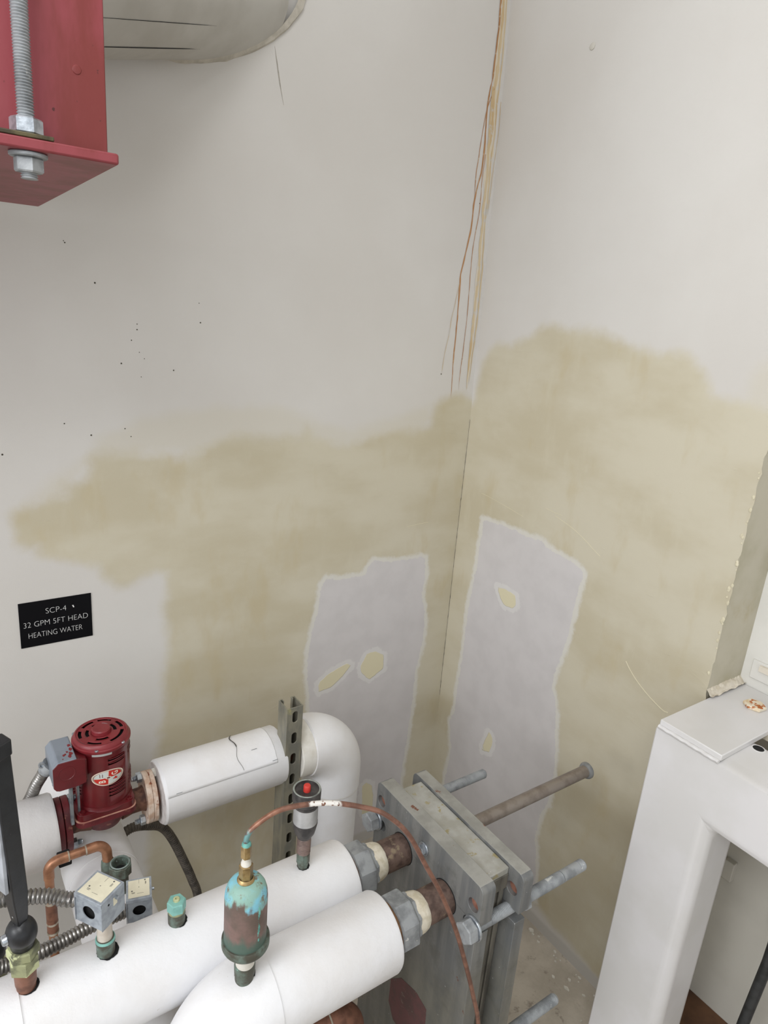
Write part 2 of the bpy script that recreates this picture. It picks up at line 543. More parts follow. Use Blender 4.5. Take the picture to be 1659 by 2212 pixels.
def tube(bm, pts, r, seg=24, cap=True):
    """r: number or list per point"""
    pts = [Vector(p) for p in pts]
    rr = r if isinstance(r, (list, tuple)) else [r] * len(pts)
    T = []
    for i in range(len(pts)):
        a = pts[max(i - 1, 0)]
        b = pts[min(i + 1, len(pts) - 1)]
        T.append((b - a).normalized())
    _, u, v = frame_of(T[0])
    rings = []
    for i, p in enumerate(pts):
        if i:
            q = T[i - 1].rotation_difference(T[i])
            u = q @ u
            v = q @ v
        rings.append([bm.verts.new(p + (u * cos(2 * pi * k / seg) + v * sin(2 * pi * k / seg)) * rr[i]) for k in range(seg)])
    for a, b in zip(rings, rings[1:]):
        for k in range(seg):
            k2 = (k + 1) % seg
            bm.faces.new((a[k], b[k], b[k2], a[k2]))
    if cap:
        bm.faces.new(rings[0])
        bm.faces.new(rings[-1])


def resample(pts, step):
    pts = [Vector(p) for p in pts]
    out = [pts[0]]
    acc = 0.0
    for a, b in zip(pts, pts[1:]):
        L = (b - a).length
        t = step - acc
        while t <= L:
            out.append(a.lerp(b, t / L))
            t += step
        acc = L - (t - step)
    return out


def flex(bm, ctrl, r, pitch=0.006, depth=0.13, seg=20):
    """spiral-wound flexible conduit as ringed tube"""
    pts = resample(smooth_path(ctrl, 24), pitch / 4)
    amp = [1.0, 1.0 - depth * 0.35, 1.0 - depth, 1.0 - depth * 0.35]
    tube(bm, pts, [r * amp[i % 4] for i in range(len(pts))], seg)


def thread(bm, p0, p1, r, pitch=0.0026, depth=0.07, seg=20):
    p0, p1 = Vector(p0), Vector(p1)
    L = (p1 - p0).length
    n = int(L / pitch)
    prof = [(0, r * 0.85)]
    for i in range(n):
        prof += [((i + 0.25) * pitch, r), ((i + 0.75) * pitch, r * (1 - depth * 2))]
    prof += [(L, r * 0.85)]
    lathe(bm, p0, p1 - p0, prof, seg)


def hexa(bm, p0, p1, r, rot=0.0, hole=0.0, ch=0.1):
    p0, p1 = Vector(p0), Vector(p1)
    L = (p1 - p0).length
    c = min(r * ch, L * 0.3)
    lathe(bm, p0, p1 - p0, [(0, r - c), (c, r), (L - c, r), (L, r - c)], 6, rot)


def plate(bm, outer, holes, org, u, v, w, th):
    """extruded polygon with holes; outer/holes in (u, v) coordinates, thickness along w"""
    org, u, v, w = Vector(org), Vector(u), Vector(v), Vector(w)
    loops = [outer] + list(holes)
    flat = [p for l in loops for p in l]
    tris = tessellate_polygon([[Vector((p[0], p[1], 0)) for p in l] for l in loops])
    A = [bm.verts.new(org + u * p[0] + v * p[1]) for p in flat]
    B = [bm.verts.new(org + u * p[0] + v * p[1] + w * th) for p in flat]
    for t in tris:
        try:
            bm.faces.new([A[i] for i in t])
            bm.faces.new([B[i] for i in reversed(t)])
        except ValueError:
            pass
    k = 0
    for l in loops:
        n = len(l)
        for i in range(n):
            a, b = k + i, k + (i + 1) % n
            bm.faces.new((A[a], A[b], B[b], B[a]))
        k += n


def circ(cx, cy, r, n=24, ry=None):
    return [(cx + r * cos(2 * pi * k / n), cy + (ry or r) * sin(2 * pi * k / n)) for k in range(n)]


def slot(cx, cy, hw, hh, n=8):
    """stadium, tall"""
    top = [(cx + hw * cos(pi * k / n), cy + hh - hw + hw * sin(pi * k / n)) for k in range(n + 1)]
    bot = [(cx + hw * cos(pi + pi * k / n), cy - hh + hw + hw * sin(pi + pi * k / n)) for k in range(n + 1)]
    return top + bot


def rrect(x0, y0, x1, y1, r, n=6):
    out = []
    for cx, cy, a in ((x1 - r, y1 - r, 0), (x0 + r, y1 - r, 90), (x0 + r, y0 + r, 180), (x1 - r, y0 + r, 270)):
        out += [(cx + r * cos(radians(a + 90 * k / n)), cy + r * sin(radians(a + 90 * k / n))) for k in range(n + 1)]
    return out


def jitter(bm, amp, scale):
    for v in bm.verts:
        n = mnoise.noise_vector(v.co * scale)
        v.co += n * amp


# ---------------------------------------------------------------- measured outlines of the wall patches (metres on the wall)
MUD_L= [(0.1518, 1.2249), (0.2077, 1.252), (0.2591, 1.2573), (0.2622, 1.2832), (0.298, 1.2925), (0.3086, 1.3501), (0.4927, 1.3384), (0.5021, 1.3283), (0.5506, 1.3365), (0.6062, 1.3612), (0.6672, 1.3744), (0.7484, 1.3669), (0.805, 1.3707), (0.8258, 1.3935), (0.8651, 1.3508), (0.951, 1.3388), (1.0404, 1.3592), (1.1709, 1.3651), (1.2142, 1.3835), (1.2264, 1.447), (1.299, 1.4739), (1.3472, 1.4646), (1.5497, 1.4636), (1.8148, -1.8595), (0.1851, -0.5282), (0.3868, 0.0237), (0.4146, 0.3201), (0.4381, 0.5268), (0.4582, 0.7236), (0.4732, 0.8486), (0.47, 0.973), (0.4654, 1.0501), (0.4406, 1.0494), (0.398, 1.031), (0.3575, 1.0162), (0.3391, 1.0411), (0.3219, 1.0843), (0.2624, 1.0979), (0.2016, 1.1168), (0.1962, 1.1457), (0.1591, 1.159)]
FAINT_L= [(0.1518, 1.2249), (0.2048, 1.275), (0.2639, 1.317), (0.3059, 1.3492), (0.321, 1.3831), (0.4069, 1.4152), (0.4975, 1.4337), (0.5938, 1.4501), (0.697, 1.4491), (0.7958, 1.4288), (0.8752, 1.4041), (0.9589, 1.384), (1.0885, 1.4057), (1.2105, 1.442), (1.2233, 1.4029), (1.1754, 1.3256), (0.4148, 1.3279), (0.3182, 1.3134), (0.2426, 1.2487)]
GRAY_L= [(0.8954, 0.9402), (0.91, 0.9612), (0.947, 0.9526), (1.0348, 0.9516), (1.0409, 0.9719), (1.0609, 0.993), (1.1326, 0.9786), (1.228, 0.9811), (1.2462, 0.9741), (1.2562, 0.9172), (1.2459, 0.8672), (1.2697, 0.7666), (1.2674, 0.6745), (1.2491, 0.5925), (1.252, 0.4954), (1.244, 0.3575), (1.2362, 0.2491), (1.2317, 0.1657), (1.2495, -0.1282), (0.8946, 0.0261), (0.8794, 0.5507), (0.8705, 0.6336), (0.863, 0.7213), (0.8724, 0.7886), (0.8892, 0.8746)]
ISL_L= [[(0.903, 0.6359), (0.9376, 0.6605), (0.9947, 0.6802), (1.0081, 0.6695), (0.9834, 0.6417), (0.9482, 0.6137), (0.9075, 0.6089)], [(1.0424, 0.6568), (1.0633, 0.6966), (1.0942, 0.6974), (1.1242, 0.6767), (1.125, 0.6308), (1.0788, 0.6073), (1.0506, 0.633)], [(1.0825, 0.2192), (1.0952, 0.2322), (1.1193, 0.2115), (1.1284, 0.1671), (1.1297, 0.0938), (1.0916, 0.1085)]]
MUD_R= [(1.764, 1.3907), (1.5026, 1.4432), (1.4908, 1.5442), (1.4567, 1.6005), (1.3842, 1.6248), (1.313, 1.6477), (1.2758, 1.6738), (1.2417, 1.6842), (1.134, 1.6831), (1.0467, 1.6658), (0.9672, 1.6506), (0.9076, 1.6496), (0.8518, 1.6505), (0.8138, 1.6181), (0.779, 1.5787), (0.725, 1.5777), (0.6911, 1.5722), (0.6698, 1.5738), (0.5575, 1.5922), (0.169, 0.0632), (0.7146, 0.0199), (0.8279, 0.0386), (0.9153, 0.0522), (0.9901, 0.0665), (1.086, 0.0669), (1.572, -0.3591)]
FAINT_R= [(0.7245, 1.5759), (0.7281, 1.6296), (0.7065, 1.6543), (0.6584, 1.6723), (0.5897, 1.5632), (0.698, 1.5438)]
GRAY_R= [(1.3955, 1.1164), (1.3632, 1.1179), (1.2683, 1.1245), (1.2162, 1.1214), (1.1679, 1.127), (1.1306, 1.1137), (1.082, 1.1091), (1.043, 1.1056), (1.0181, 1.0935), (1.0176, 1.0699), (1.0239, 1.0214), (1.0268, 0.9327), (1.0412, 0.8339), (1.0529, 0.7876), (1.0543, 0.7459), (1.0334, 0.7163), (1.0029, 0.5668), (0.9974, 0.4989), (0.998, 0.4176), (1.0168, 0.3551), (1.0219, 0.2823), (1.006, 0.2202), (0.9846, 0.0852), (1.0889, 0.0819), (1.4217, -0.0084), (1.4159, 0.2089), (1.4061, 0.3202), (1.4284, 0.4084), (1.4136, 0.4588), (1.4132, 0.549), (1.4075, 0.6707), (1.4112, 0.8153), (1.3971, 0.9613), (1.3945, 1.0823)]
ISL_R= [[(1.3004, 0.9385), (1.2729, 0.9452), (1.2296, 0.9429), (1.2206, 0.9154), (1.2344, 0.9009), (1.2638, 0.8969), (1.2861, 0.9137)], [(1.253, 0.4803), (1.238, 0.4767), (1.2321, 0.4559), (1.2397, 0.4197), (1.2724, 0.4035), (1.2663, 0.4391)]]
STREAKS= [([(1.3416, 2.4451), (1.3418, 2.3958), (1.3387, 2.3365), (1.3381, 2.2769), (1.3363, 2.2247), (1.3371, 2.1724), (1.3382, 2.1194), (1.3392, 2.0654), (1.3391, 2.0011), (1.3412, 1.9406)], 0.02852, 'pale'), ([(1.3405, 1.9452), (1.3393, 1.8929), (1.3415, 1.8303), (1.3409, 1.7713), (1.342, 1.7012), (1.3414, 1.64), (1.3393, 1.5673), (1.3384, 1.4825)], 0.01612, 'pale'), ([(1.3309, 2.4422), (1.3313, 2.4013), (1.3288, 2.3467), (1.3252, 2.274), (1.3178, 2.2295), (1.3146, 2.1898), (1.3168, 2.1421), (1.3184, 2.098), (1.3161, 2.0525), (1.308, 2.0149), (1.3007, 1.9725), (1.2992, 1.9118), (1.289, 1.8491), (1.2787, 1.7904), (1.2785, 1.7564), (1.2796, 1.6924), (1.2796, 1.617), (1.2788, 1.5658), (1.281, 1.493), (1.281, 1.456)], 0.00495, 'dark'), ([(1.3397, 2.4446), (1.3418, 2.3958), (1.34, 2.3368), (1.3381, 2.2769), (1.3341, 2.2416), (1.3341, 2.2068), (1.3383, 2.1461), (1.3328, 2.1005), (1.3371, 2.0331), (1.3338, 1.9631), (1.3379, 1.926), (1.336, 1.8685), (1.3422, 1.8108), (1.341, 1.7514), (1.3393, 1.7112), (1.3388, 1.6604), (1.3381, 1.5934), (1.336, 1.5251), (1.3362, 1.4772)], 0.00992, 'tan'), ([(1.3498, 2.4474), (1.3514, 2.3983), (1.3518, 2.3228), (1.35, 2.2624), (1.347, 2.2095), (1.3494, 2.1482), (1.3446, 2.089), (1.3457, 2.0344), (1.3479, 1.9744), (1.346, 1.9175), (1.3496, 1.8555), (1.3533, 1.7971), (1.3534, 1.7222), (1.3529, 1.6611), (1.3487, 1.5937), (1.3454, 1.5358), (1.3435, 1.4932)], 0.00496, 'tan'), ([(1.3323, 2.2455), (1.3134, 2.1896), (1.3072, 2.1403), (1.3015, 2.0861), (1.2978, 2.0405), (1.2988, 1.986)], 0.0022, 'dark'), ([(1.3243, 2.09), (1.3207, 2.0442), (1.3218, 1.9801), (1.3198, 1.9331), (1.3137, 1.8804), (1.311, 1.8273), (1.3122, 1.7689), (1.3143, 1.6995), (1.3127, 1.6285), (1.3098, 1.5666), (1.3077, 1.5142), (1.3079, 1.4772)], 0.0022, 'dark'), ([(1.2759, 1.7611), (1.268, 1.7164), (1.2598, 1.6714), (1.2527, 1.6159), (1.2444, 1.5701), (1.24, 1.5187)], 0.00186, 'tan'), ([(1.359, 2.2208), (1.3613, 2.1594), (1.3579, 2.0913), (1.3558, 2.059), (1.3538, 2.0033), (1.352, 1.9467)], 0.00248, 'tan'), ([(1.3285, 2.249), (1.3269, 2.1967), (1.3298, 2.1445), (1.3296, 2.0999)], 0.00744, 'tan'), ([(1.329, 2.4417), (1.3308, 2.3805), (1.3262, 2.3167), (1.3231, 2.265)], 0.0055, 'dark')]
SPECKS= [(1.2397, 1.5213), (1.3108, 1.564), (1.3379, 1.6511), (1.3211, 1.9707), (1.3409, 1.8107), (0.3372, 1.6887), (0.2675, 1.4092), (0.1515, 1.3507), (0.2832, 1.7609), (0.2855, 1.7578), (0.4206, 1.5563), (0.4309, 1.5432), (0.4051, 1.5804), (0.5527, 1.6235), (0.5495, 1.6641), (0.4172, 1.6137), (0.4169, 1.6025), (0.3833, 1.5325), (0.3871, 1.3947), (0.3992, 1.3771), (0.3182, 1.3832), (0.4234, 1.5052), (0.493, 1.5198)]
CRACK= [(1.5098, 1.3917), (1.5028, 1.2819), (1.4968, 1.1762), (1.501, 1.1016), (1.4985, 1.0124), (1.4919, 0.9226), (1.4914, 0.8284), (1.4923, 0.7394), (1.491, 0.6492), (1.4932, 0.5636), (1.4909, 0.4785)]
RIDGES_R= [([(0.8533, 0.9268), (0.8396, 0.9127), (0.8159, 0.8942), (0.7796, 0.8745), (0.7392, 0.8596), (0.7237, 0.8602)], 0.00117), ([(1.1334, 1.2062), (1.0763, 1.1928), (1.0326, 1.1763), (1.0035, 1.1618), (0.9783, 1.1501)], 0.00072), ([(1.4164, 1.191), (1.3663, 1.1868), (1.2988, 1.1789), (1.2434, 1.1713)], 0.00054), ([(1.1679, 1.2174), (1.1351, 1.2145), (1.1114, 1.2141)], 0.00054)]
RIDGES_L= [([(1.2448, 1.0884), (1.2109, 1.0864), (1.1695, 1.0825)], 0.00065)]


LABEL_YZ = [(0.82, 0.37), (0.79, 0.405), (0.742, 0.42), (0.708, 0.412), (0.703, 0.33), (0.72, 0.28), (0.80, 0.28), (0.82, 0.31)]
XW = 1.3634
ZF = 3.1


def corner_y(z):
    return float(np.interp(z, [.2, .56, 1.0, 1.43, 1.74, 2.02, 2.21, 2.46], [1.4867, 1.493, 1.4994, 1.5030, 1.514, 1.520, 1.5255, 1.5373]))


def wall_y(x, z):
    t = min(1, max(0, (x - .6) / .7634))
    t = t * t * (3 - 2 * t)
    return 1.5114 + (corner_y(z) - 1.5114) * t


def sdf(poly, X, Z):
    """signed distance, positive inside"""
    d = np.full(X.shape, 1e9)
    ins = np.zeros(X.shape, bool)
    n = len(poly)
    for i in range(n):
        ax, az = poly[i]
        bx, bz = poly[(i + 1) % n]
        ex, ez = bx - ax, bz - az
        L = ex * ex + ez * ez + 1e-12
        t = np.clip(((X - ax) * ex + (Z - az) * ez) / L, 0, 1)
        d = np.minimum(d, np.hypot(X - ax - t * ex, Z - az - t * ez))
        c = ((az > Z) != (bz > Z)) & (X < (bx - ax) * (Z - az) / (bz - az + 1e-12) + ax)
        ins ^= c
    return np.where(ins, d, -d)


def grid_wall(name, hs, zs, pos, mat, attrs, label):
    H, Z = np.meshgrid(hs, zs)
    nh, nz = len(hs), len(zs)
    co = [pos(h, z) for h, z in zip(H.ravel(), Z.ravel())]
    faces = [(j * nh + i, j * nh + i + 1, (j + 1) * nh + i + 1, (j + 1) * nh + i) for j in range(nz - 1) for i in range(nh - 1)]
    me = bpy.data.meshes.new(name)
    me.from_pydata(co, [], faces)
    for k, polys in attrs.items():
        a = me.attributes.new(k, 'FLOAT', 'POINT')
        v = np.full(H.shape, -1.0)
        for p in polys:
            v = np.maximum(v, sdf(p, H, Z))
        a.data.foreach_set('value', v.ravel().astype(np.float32))
    o = obj(name, me, mat, smooth=60)
    o['kind'] = 'structure'
    if label: o['label'] = label
    return o


hs = np.concatenate([np.arange(-1.6, 0.0, 0.2), np.arange(0.0, 1.36, 0.009), [XW]])
zs = np.concatenate([np.arange(0, 2.55, 0.01), np.arange(2.6, ZF + 0.01, 0.1)])
wall_left = grid_wall('wall_left', hs, zs, lambda x, z: (x, wall_y(x, z), z), M['wall_l'],
                      {'mud': [MUD_L], 'gray': [GRAY_L], 'isl': ISL_L, 'faint': [FAINT_L]},
                      'painted left wall with beige compound patches and grey bare board')
us = np.linspace(0, 1, 96)


def right_pos(u, z):
    return (XW, 0.651 + (corner_y(z) - 0.651) * u, z)


# right wall: use true Y in the masks
def right_wall():
    nh, nz = len(us), len(zs)
    U, Z = np.meshgrid(us, zs)
    cy = np.interp(Z, [.2, .56, 1.0, 1.43, 1.74, 2.02, 2.21, 2.46], [1.4867, 1.493, 1.4994, 1.5030, 1.514, 1.520, 1.5255, 1.5373])
    Y = 0.651 + (cy - 0.651) * U
    rag = np.array([0.004 * mnoise.noise(Vector((0, 0, z * 40))) + 0.003 * mnoise.noise(Vector((3, 0, z * 110))) for z in zs])
    Yr = Y + (1 - U) ** 12 * rag[:, None]
    co = [(XW, float(y), float(z)) for y, z in zip(Yr.ravel(), Z.ravel())]
    faces = [(j * nh + i, (j + 1) * nh + i, (j + 1) * nh + i + 1, j * nh + i + 1) for j in range(nz - 1) for i in range(nh - 1)]
    me = bpy.data.meshes.new('wall_right')
    me.from_pydata(co, [], faces)
    for k, polys in {'mud': [MUD_R], 'gray': [GRAY_R], 'isl': ISL_R, 'faint': [FAINT_R]}.items():
        a = me.attributes.new(k, 'FLOAT', 'POINT')
        v = np.full(Y.shape, -1.0)
        for p in polys:
            v = np.maximum(v, sdf(p, Y, Z))
        a.data.foreach_set('value', v.ravel().astype(np.float32))
    o = obj('wall_right', me, M['wall_r'], smooth=60)
    o['kind'] = 'structure'
    o['label'] = 'painted right wall with a large beige patch and bare board'
    return o


wall_right = right_wall()


def struct(name, bm, m, parent=None, label=None, bevel=0.0):
    o = obj(name, bm, m, parent, bevel=bevel)
    if parent is None:
        o['kind'] = 'structure'
    if label: o['label'] = label
    return o


bm = BM(); box(bm, (-4.5, -4.5, -0.06), (3.0, 1.62, 0.0)); struct('floor', bm, M['floor'])
bm = BM(); box(bm, (-4.5, -4.5, 3.1), (2.2, 1.62, 3.16)); struct('ceiling', bm, M['white_wall'])
# reveal where the right wall stops, and the wall set back beyond it
bm = BM(); box(bm, (XW + 0.0006, 0.652, 0.0), (1.60, 0.70, 3.1)); struct('trim_1', bm, M['jamb'], label='beige end face of the right wall beside the steel frame')
bm = BM(); box(bm, (1.50, -2.6, 0.932), (1.60, 0.652, 3.1)); wr = struct('wall_recess', bm, M['white_wall'], label='set-back white wall above the steel frame')
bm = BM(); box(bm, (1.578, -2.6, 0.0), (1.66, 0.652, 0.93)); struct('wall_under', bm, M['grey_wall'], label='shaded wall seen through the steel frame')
# rough plaster ledge
bm = BM()
bmesh.ops.create_grid(bm, x_segments=26, y_segments=30, size=0.5, matrix=Matrix.Translation((1.431, 0.644, 0.950)) @ Matrix.Diagonal((0.138, 0.018, 1, 1)))
for v in bm.verts:
    v.co.z += 0.004 * mnoise.noise(v.co * 70) + 0.003 * mnoise.noise(v.co * 160)
    v.co.z += max(0, v.co.y - 0.640) * 0.9
bmesh.ops.create_cube(bm, size=1.0, matrix=Matrix.Translation((1.471, -0.97, 0.926)) @ Matrix.Diagonal((0.215, 3.24, 0.012, 1)))
struct('trim_2', bm, M['plaster'], label='crumbling plaster ledge behind the steel cap plate')
bm = BM(); box(bm, (1.44, -2.0, 0.0), (1.577, 0.648, 0.012)); struct('trim_3', bm, M['brown'], label='brown strip of floor along the shaded wall')
# outlined blank panel on the set-back wall
bm = BM(); box(bm, (1.4955, 0.40, 0.968), (1.5004, 0.632, 1.012)); obj('panel', bm, M['white_wall'], wr, bevel=0.001)
bm = BM()
for i in range(5):
    y = 0.61 - i * 0.03
    box(bm, (1.490, y - 0.028, 0.992 + 0.003 * sin(i * 2.1)), (1.4955, y + 0.004, 1.004 + 0.003 * cos(i * 1.7)))
jitter(bm, 0.003, 60)
obj('peeling_paint', bm, M['plaster'], wr)


# stains, cracks and ridges on the walls (children of the walls)
def ribbon(bm, pts, ws, nrm, lift):
    nrm = Vector(nrm)
    pts = [Vector(p) for p in pts]
    prev = None
    for i, p in enumerate(pts):
        t = (pts[min(i + 1, len(pts) - 1)] - pts[max(i - 1, 0)]).normalized()
        s = t.cross(nrm).normalized()
        w = ws[i] if isinstance(ws, list) else ws
        a, b = bm.verts.new(p + s * w / 2 + nrm * lift), bm.verts.new(p - s * w / 2 + nrm * lift)
        if prev:
            bm.faces.new((prev[0], a, b, prev[1]))
        prev = (a, b)


def on_left(pl, n=6):
    return [Vector((p.x, wall_y(p.x, p.y), p.y)) for p in smooth_path([(x, z, 0) for x, z in pl], n)]


for si, (pl, w, kd) in enumerate(STREAKS):
    if pl[0][1] > 2.4:
        pl = [(min(pl[0][0] + 0.006, 1.352), 3.09), (min(pl[0][0] + 0.003, 1.350), 2.75)] + list(pl)
    pts = on_left(pl, 10)
    ws = [w * (0.65 + 0.7 * abs(mnoise.noise(Vector((si * 7.3, 0, p.z * 16)))) + 0.35 * mnoise.noise(Vector((si, 4, p.z * 60)))) for p in pts]
    n = len(ws)
    ws = [a * min(1, (n - i) / (n * 0.12)) for i, a in enumerate(ws)]
    for i, p in enumerate(pts):
        p.x += 0.0012 * mnoise.noise(Vector((si * 3.1, 1, p.z * 35)))
    bm = BM()
    ribbon(bm, pts, ws, (0, -1, 0), 0.0006 + 0.00012 * si)
    obj('rust_streak', bm, M['rust_' + kd], wall_left)
for i, (x, z) in enumerate(SPECKS):
    bm = BM()
    r = random.uniform(0.0011, 0.0022) * (1.2 if i < 8 else 0.8)
    lathe(bm, (x, wall_y(x, z), z), (0, -1, 0), [(0, r), (0.0008, r * .8), (0.001, 0)], 8)
    obj('speck', bm, M['speck'], wall_left)
bm = BM()
pts = [Vector((XW - 0.0008, y + 0.0, z)) for y, z in CRACK]
pts = smooth_path([(XW - 0.001, corner_y(z) - 0.001, z) for y, z in CRACK], 12)
ribbon(bm, pts, [0.0015 * (0.35 + 1.2 * abs(mnoise.noise(Vector((0, 0, p.z * 90))))) for p in pts], (-0.7, -0.7, 0), 0.0006)
obj('crack', bm, M['seam'], wall_right)
for pl, w in RIDGES_R:
    bm = BM(); tube(bm, [Vector((XW, p.x, p.y)) for p in smooth_path([(y, z, 0) for y, z in pl], 8)], w, 8)
    obj('compound_ridge', bm, M['ridge'], wall_right)
for pl, w in RIDGES_L:
    bm = BM(); tube(bm, on_left(pl), w, 8)
    obj('compound_ridge', bm, M['ridge'], wall_left)
# rubbed grey scuff and a painted-over bolt
bm = BM(); ribbon(bm, on_left([(0.7090, 2.186), (0.7150, 2.160), (0.7240, 2.120), (0.7340, 2.083)]), [0.0006 + 0.0022 * sin(pi * k / 18) ** 2 for k in range(19)], (0, -1, 0), 0.0005)
obj('scuff', bm, pmat('grey_scuff', (150, 144, 134), (172, 166, 156), 90, rough=0.8), wall_left)
bm = BM(); lathe(bm, (XW, 1.2431, 2.2883), (-1, 0, 0), [(0, 0.008), (0.002, 0.0075), (0.003, 0.005), (0.0028, 0)], 8); jitter(bm, 0.001, 200)
obj('painted_bolt', bm, M['grey_wall'], wall_right)
# crumbs of compound along the right wall's free edge
for i in range(26):
    z = random.uniform(0.98, 1.45)
    bm = BM()
    bmesh.ops.create_icosphere(bm, subdivisions=1, radius=random.uniform(0.0015, 0.004), matrix=Matrix.Translation((XW - 0.0005, 0.652 + random.uniform(0, 0.006), z)) @ Matrix.Diagonal((0.6, 1, 1.5, 1)))
    jitter(bm, 0.001, 300)
    obj('compound_crumb', bm, M['ridge'], wall_right)

# ---------------------------------------------------------------- red steel beam with its hanger rod
ZB = 1.81
t = thing('steel_beam', 'red painted steel beam hung near the ceiling on a threaded rod', 'beam', (0.0, 1.0, ZB))
bm = BM()
plate(bm, [(-0.9, 0.795), (0.2053, 0.795), (0.2330, 1.44), (-0.9, 1.44)], [], (0, 0, ZB), (1, 0, 0), (0, 1, 0), (0, 0, 1), 0.0105)
obj('bottom_plate', bm, M['primer'], t, bevel=0.0022)
bm = BM(); box(bm, (-0.9, 0.838, ZB + 0.0105), (0.205, 0.852, 2.44)); obj('web', bm, M['primer'], t, bevel=0.001)  # both webs and top plate raised out of view to shade more wall
bm = BM(); box(bm, (-0.9, 0.94, ZB + 0.0105), (0.205, 0.954, 2.44)); obj('web', bm, M['primer'], t, bevel=0.001)
bm = BM(); box(bm, (-0.9, 0.832, 2.44), (0.205, 0.962, 2.452)); obj('top_plate', bm, M['primer'], t, bevel=0.001)
bm = BM()
tube(bm, [Vector((x, 0.837 + 0.0006 * sin(x * 900), ZB + 0.012 + 0.0008 * sin(x * 500))) for x in np.arange(-0.2, 0.2, 0.003)], 0.0028, 8)
obj('weld_bead', bm, M['primer'], t)
for (x, z) in ((0.1775, 1.897),):
    bm = BM(); lathe(bm, (x, 0.838, z), (0, -1, 0), [(0, .0045), (0.0006, .004), (0.0009, .0025), (.0006, 0)], 14); obj('paint_blister', bm, M['primer'], t)
RX, RY = 0.1247, 0.815
t = thing('hanger_rod', 'galvanised threaded rod with hex nuts passing through the red beam plate', 'threaded rod', (RX, RY, ZB))
bm = BM(); thread(bm, (RX, RY, ZB - 0.024), (RX, RY, 3.1), 0.0081, 0.0026, 0.10, 22); obj('rod', bm, M['zinc_dull'], t)
bm = BM(); hexa(bm, (RX, RY, ZB + 0.0155), (RX, RY, ZB + 0.030), 0.0148, 0.3); obj('nut', bm, M['zinc_bright'], t)
bm = BM(); hexa(bm, (RX, RY, ZB - 0.018), (RX, RY, ZB - 0.0045), 0.0138, 0.1); obj('nut', bm, M['zinc_dull'], t)
bm = BM(); cyl(bm, (RX, RY, ZB - 0.0045), (RX, RY, ZB - 0.0003), 0.0175, ch=0.001); obj('washer', bm, M['zinc_dull'], t)
bm = BM(); box(bm, (RX - 0.045, RY - 0.019, ZB + 0.0108), (RX + 0.021, RY + 0.019, ZB + 0.0150)); obj('square_washer', bm, pmat('dark_olive_washer', (92, 84, 58), (66, 58, 42), 60, rough=0.5, metal=0.4, bump=0.4), t, bevel=0.001)

# ---------------------------------------------------------------- grey insulated pipe entering the wall, top left
pd = Vector((0.80, 0.56, 0.295)).normalized()
pe = Vector((0.545, 1.5114, 2.262))
PR = 0.133
t = thing('insulated_pipe', 'dusty grey insulated pipe entering the wall behind the red beam', 'pipe', tuple(pe - pd * 0.4))
bm = BM()
lathe(bm, pe - pd * 0.62, pd, [(0, PR * 0.97), (0.01, PR), (0.62, PR), (0.74, PR)], 72)
obj('jacket', bm, M['duct'], t)
_, du, dv = frame_of(pd)


def round_pipe(a):
    return du * cos(a) + dv * sin(a)


down = None
for deg, l0, l1, w in ((6, 0.5, 0.12, 0.0030), (25, 0.5, 0.12, 0.0012)):
    # seam lines along the underside
    side = (Vector((0, -1, 0)) - pd * pd.dot(Vector((0, -1, 0)))).normalized()
    low = (Vector((0, 0, -1)) - pd * pd.dot(Vector((0, 0, -1)))).normalized()
    a = radians(20 + deg)
    nrm = (low * cos(a) + side * sin(a)).normalized()
    pts = [pe - pd * (l0 + (l1 - l0) * k / 30) + nrm * (PR + 0.0004) for k in range(31)]
    bm = BM(); ribbon(bm, pts, [w * sin(pi * min(1, (k / 30) * 1.05)) ** 0.5 * (0.3 + 0.9 * k / 30) + 0.0002 for k in range(31)], nrm, 0.0003)
    obj('jacket_seam', bm, M['dark'], t)
# ring of rough caulk on the wall round the pipe
bm = BM()
N = 90
rings = []
for k in range(N):
    a = 2 * pi * k / N
    d0 = round_pipe(a)
    p = pe + d0 * PR
    s = (1.5114 - p.y) / pd.y
    p = p + pd * s
    rad = (p - pe).normalized()
    j = 0.004 * mnoise.noise(Vector((k * 0.6, 0, 0))) + 0.003 * mnoise.noise(Vector((k * 1.9, 5, 0)))
    rings.append([bm.verts.new(p + rad * (0.006 + j)), bm.verts.new(p + rad * (0.003 + j) + Vector((0, -0.007, 0))), bm.verts.new(p - pd * 0.02 - rad * 0.001)])
for k in range(N):
    a, b = rings[k], rings[(k + 1) % N]
    for i in range(2):
        bm.faces.new((a[i], a[i + 1], b[i + 1], b[i]))
obj('caulk_ring', bm, M['caulk'], t)

# ---------------------------------------------------------------- wall sign
t = thing('sign', 'black plastic sign reading SCP-4 32 GPM 5FT HEAD HEATING WATER', 'sign', (0.23, 1.5114, 0.975))
SX0, SX1, SZ0, SZ1 = 0.1574, 0.3030, 0.9217, 1.0269
bm = BM(); box(bm, (SX0, 1.5094, SZ0), (SX1, 1.5113, SZ1)); obj('sign_plate', bm, M['sign'], t, bevel=0.0004)


def text_mesh(body, size, width=None, font_off=0.0):
    cu = bpy.data.curves.new('txt', 'FONT')
    cu.body = body
    cu.size = size
    cu.align_x = 'CENTER'
    cu.align_y = 'CENTER'
    cu.offset = font_off
    o = bpy.data.objects.new('txt', cu)
    COL.objects.link(o)
    bpy.context.view_layer.update()
    me = bpy.data.meshes.new_from_object(o.evaluated_get(bpy.context.evaluated_depsgraph_get()))
    bpy.data.objects.remove(o)
    if width:
        xs = [v.co.x for v in me.vertices]
        k = width / (max(xs) - min(xs))
        c = (max(xs) + min(xs)) / 2
        for v in me.vertices:
            v.co.x = (v.co.x - c) * k
    return me


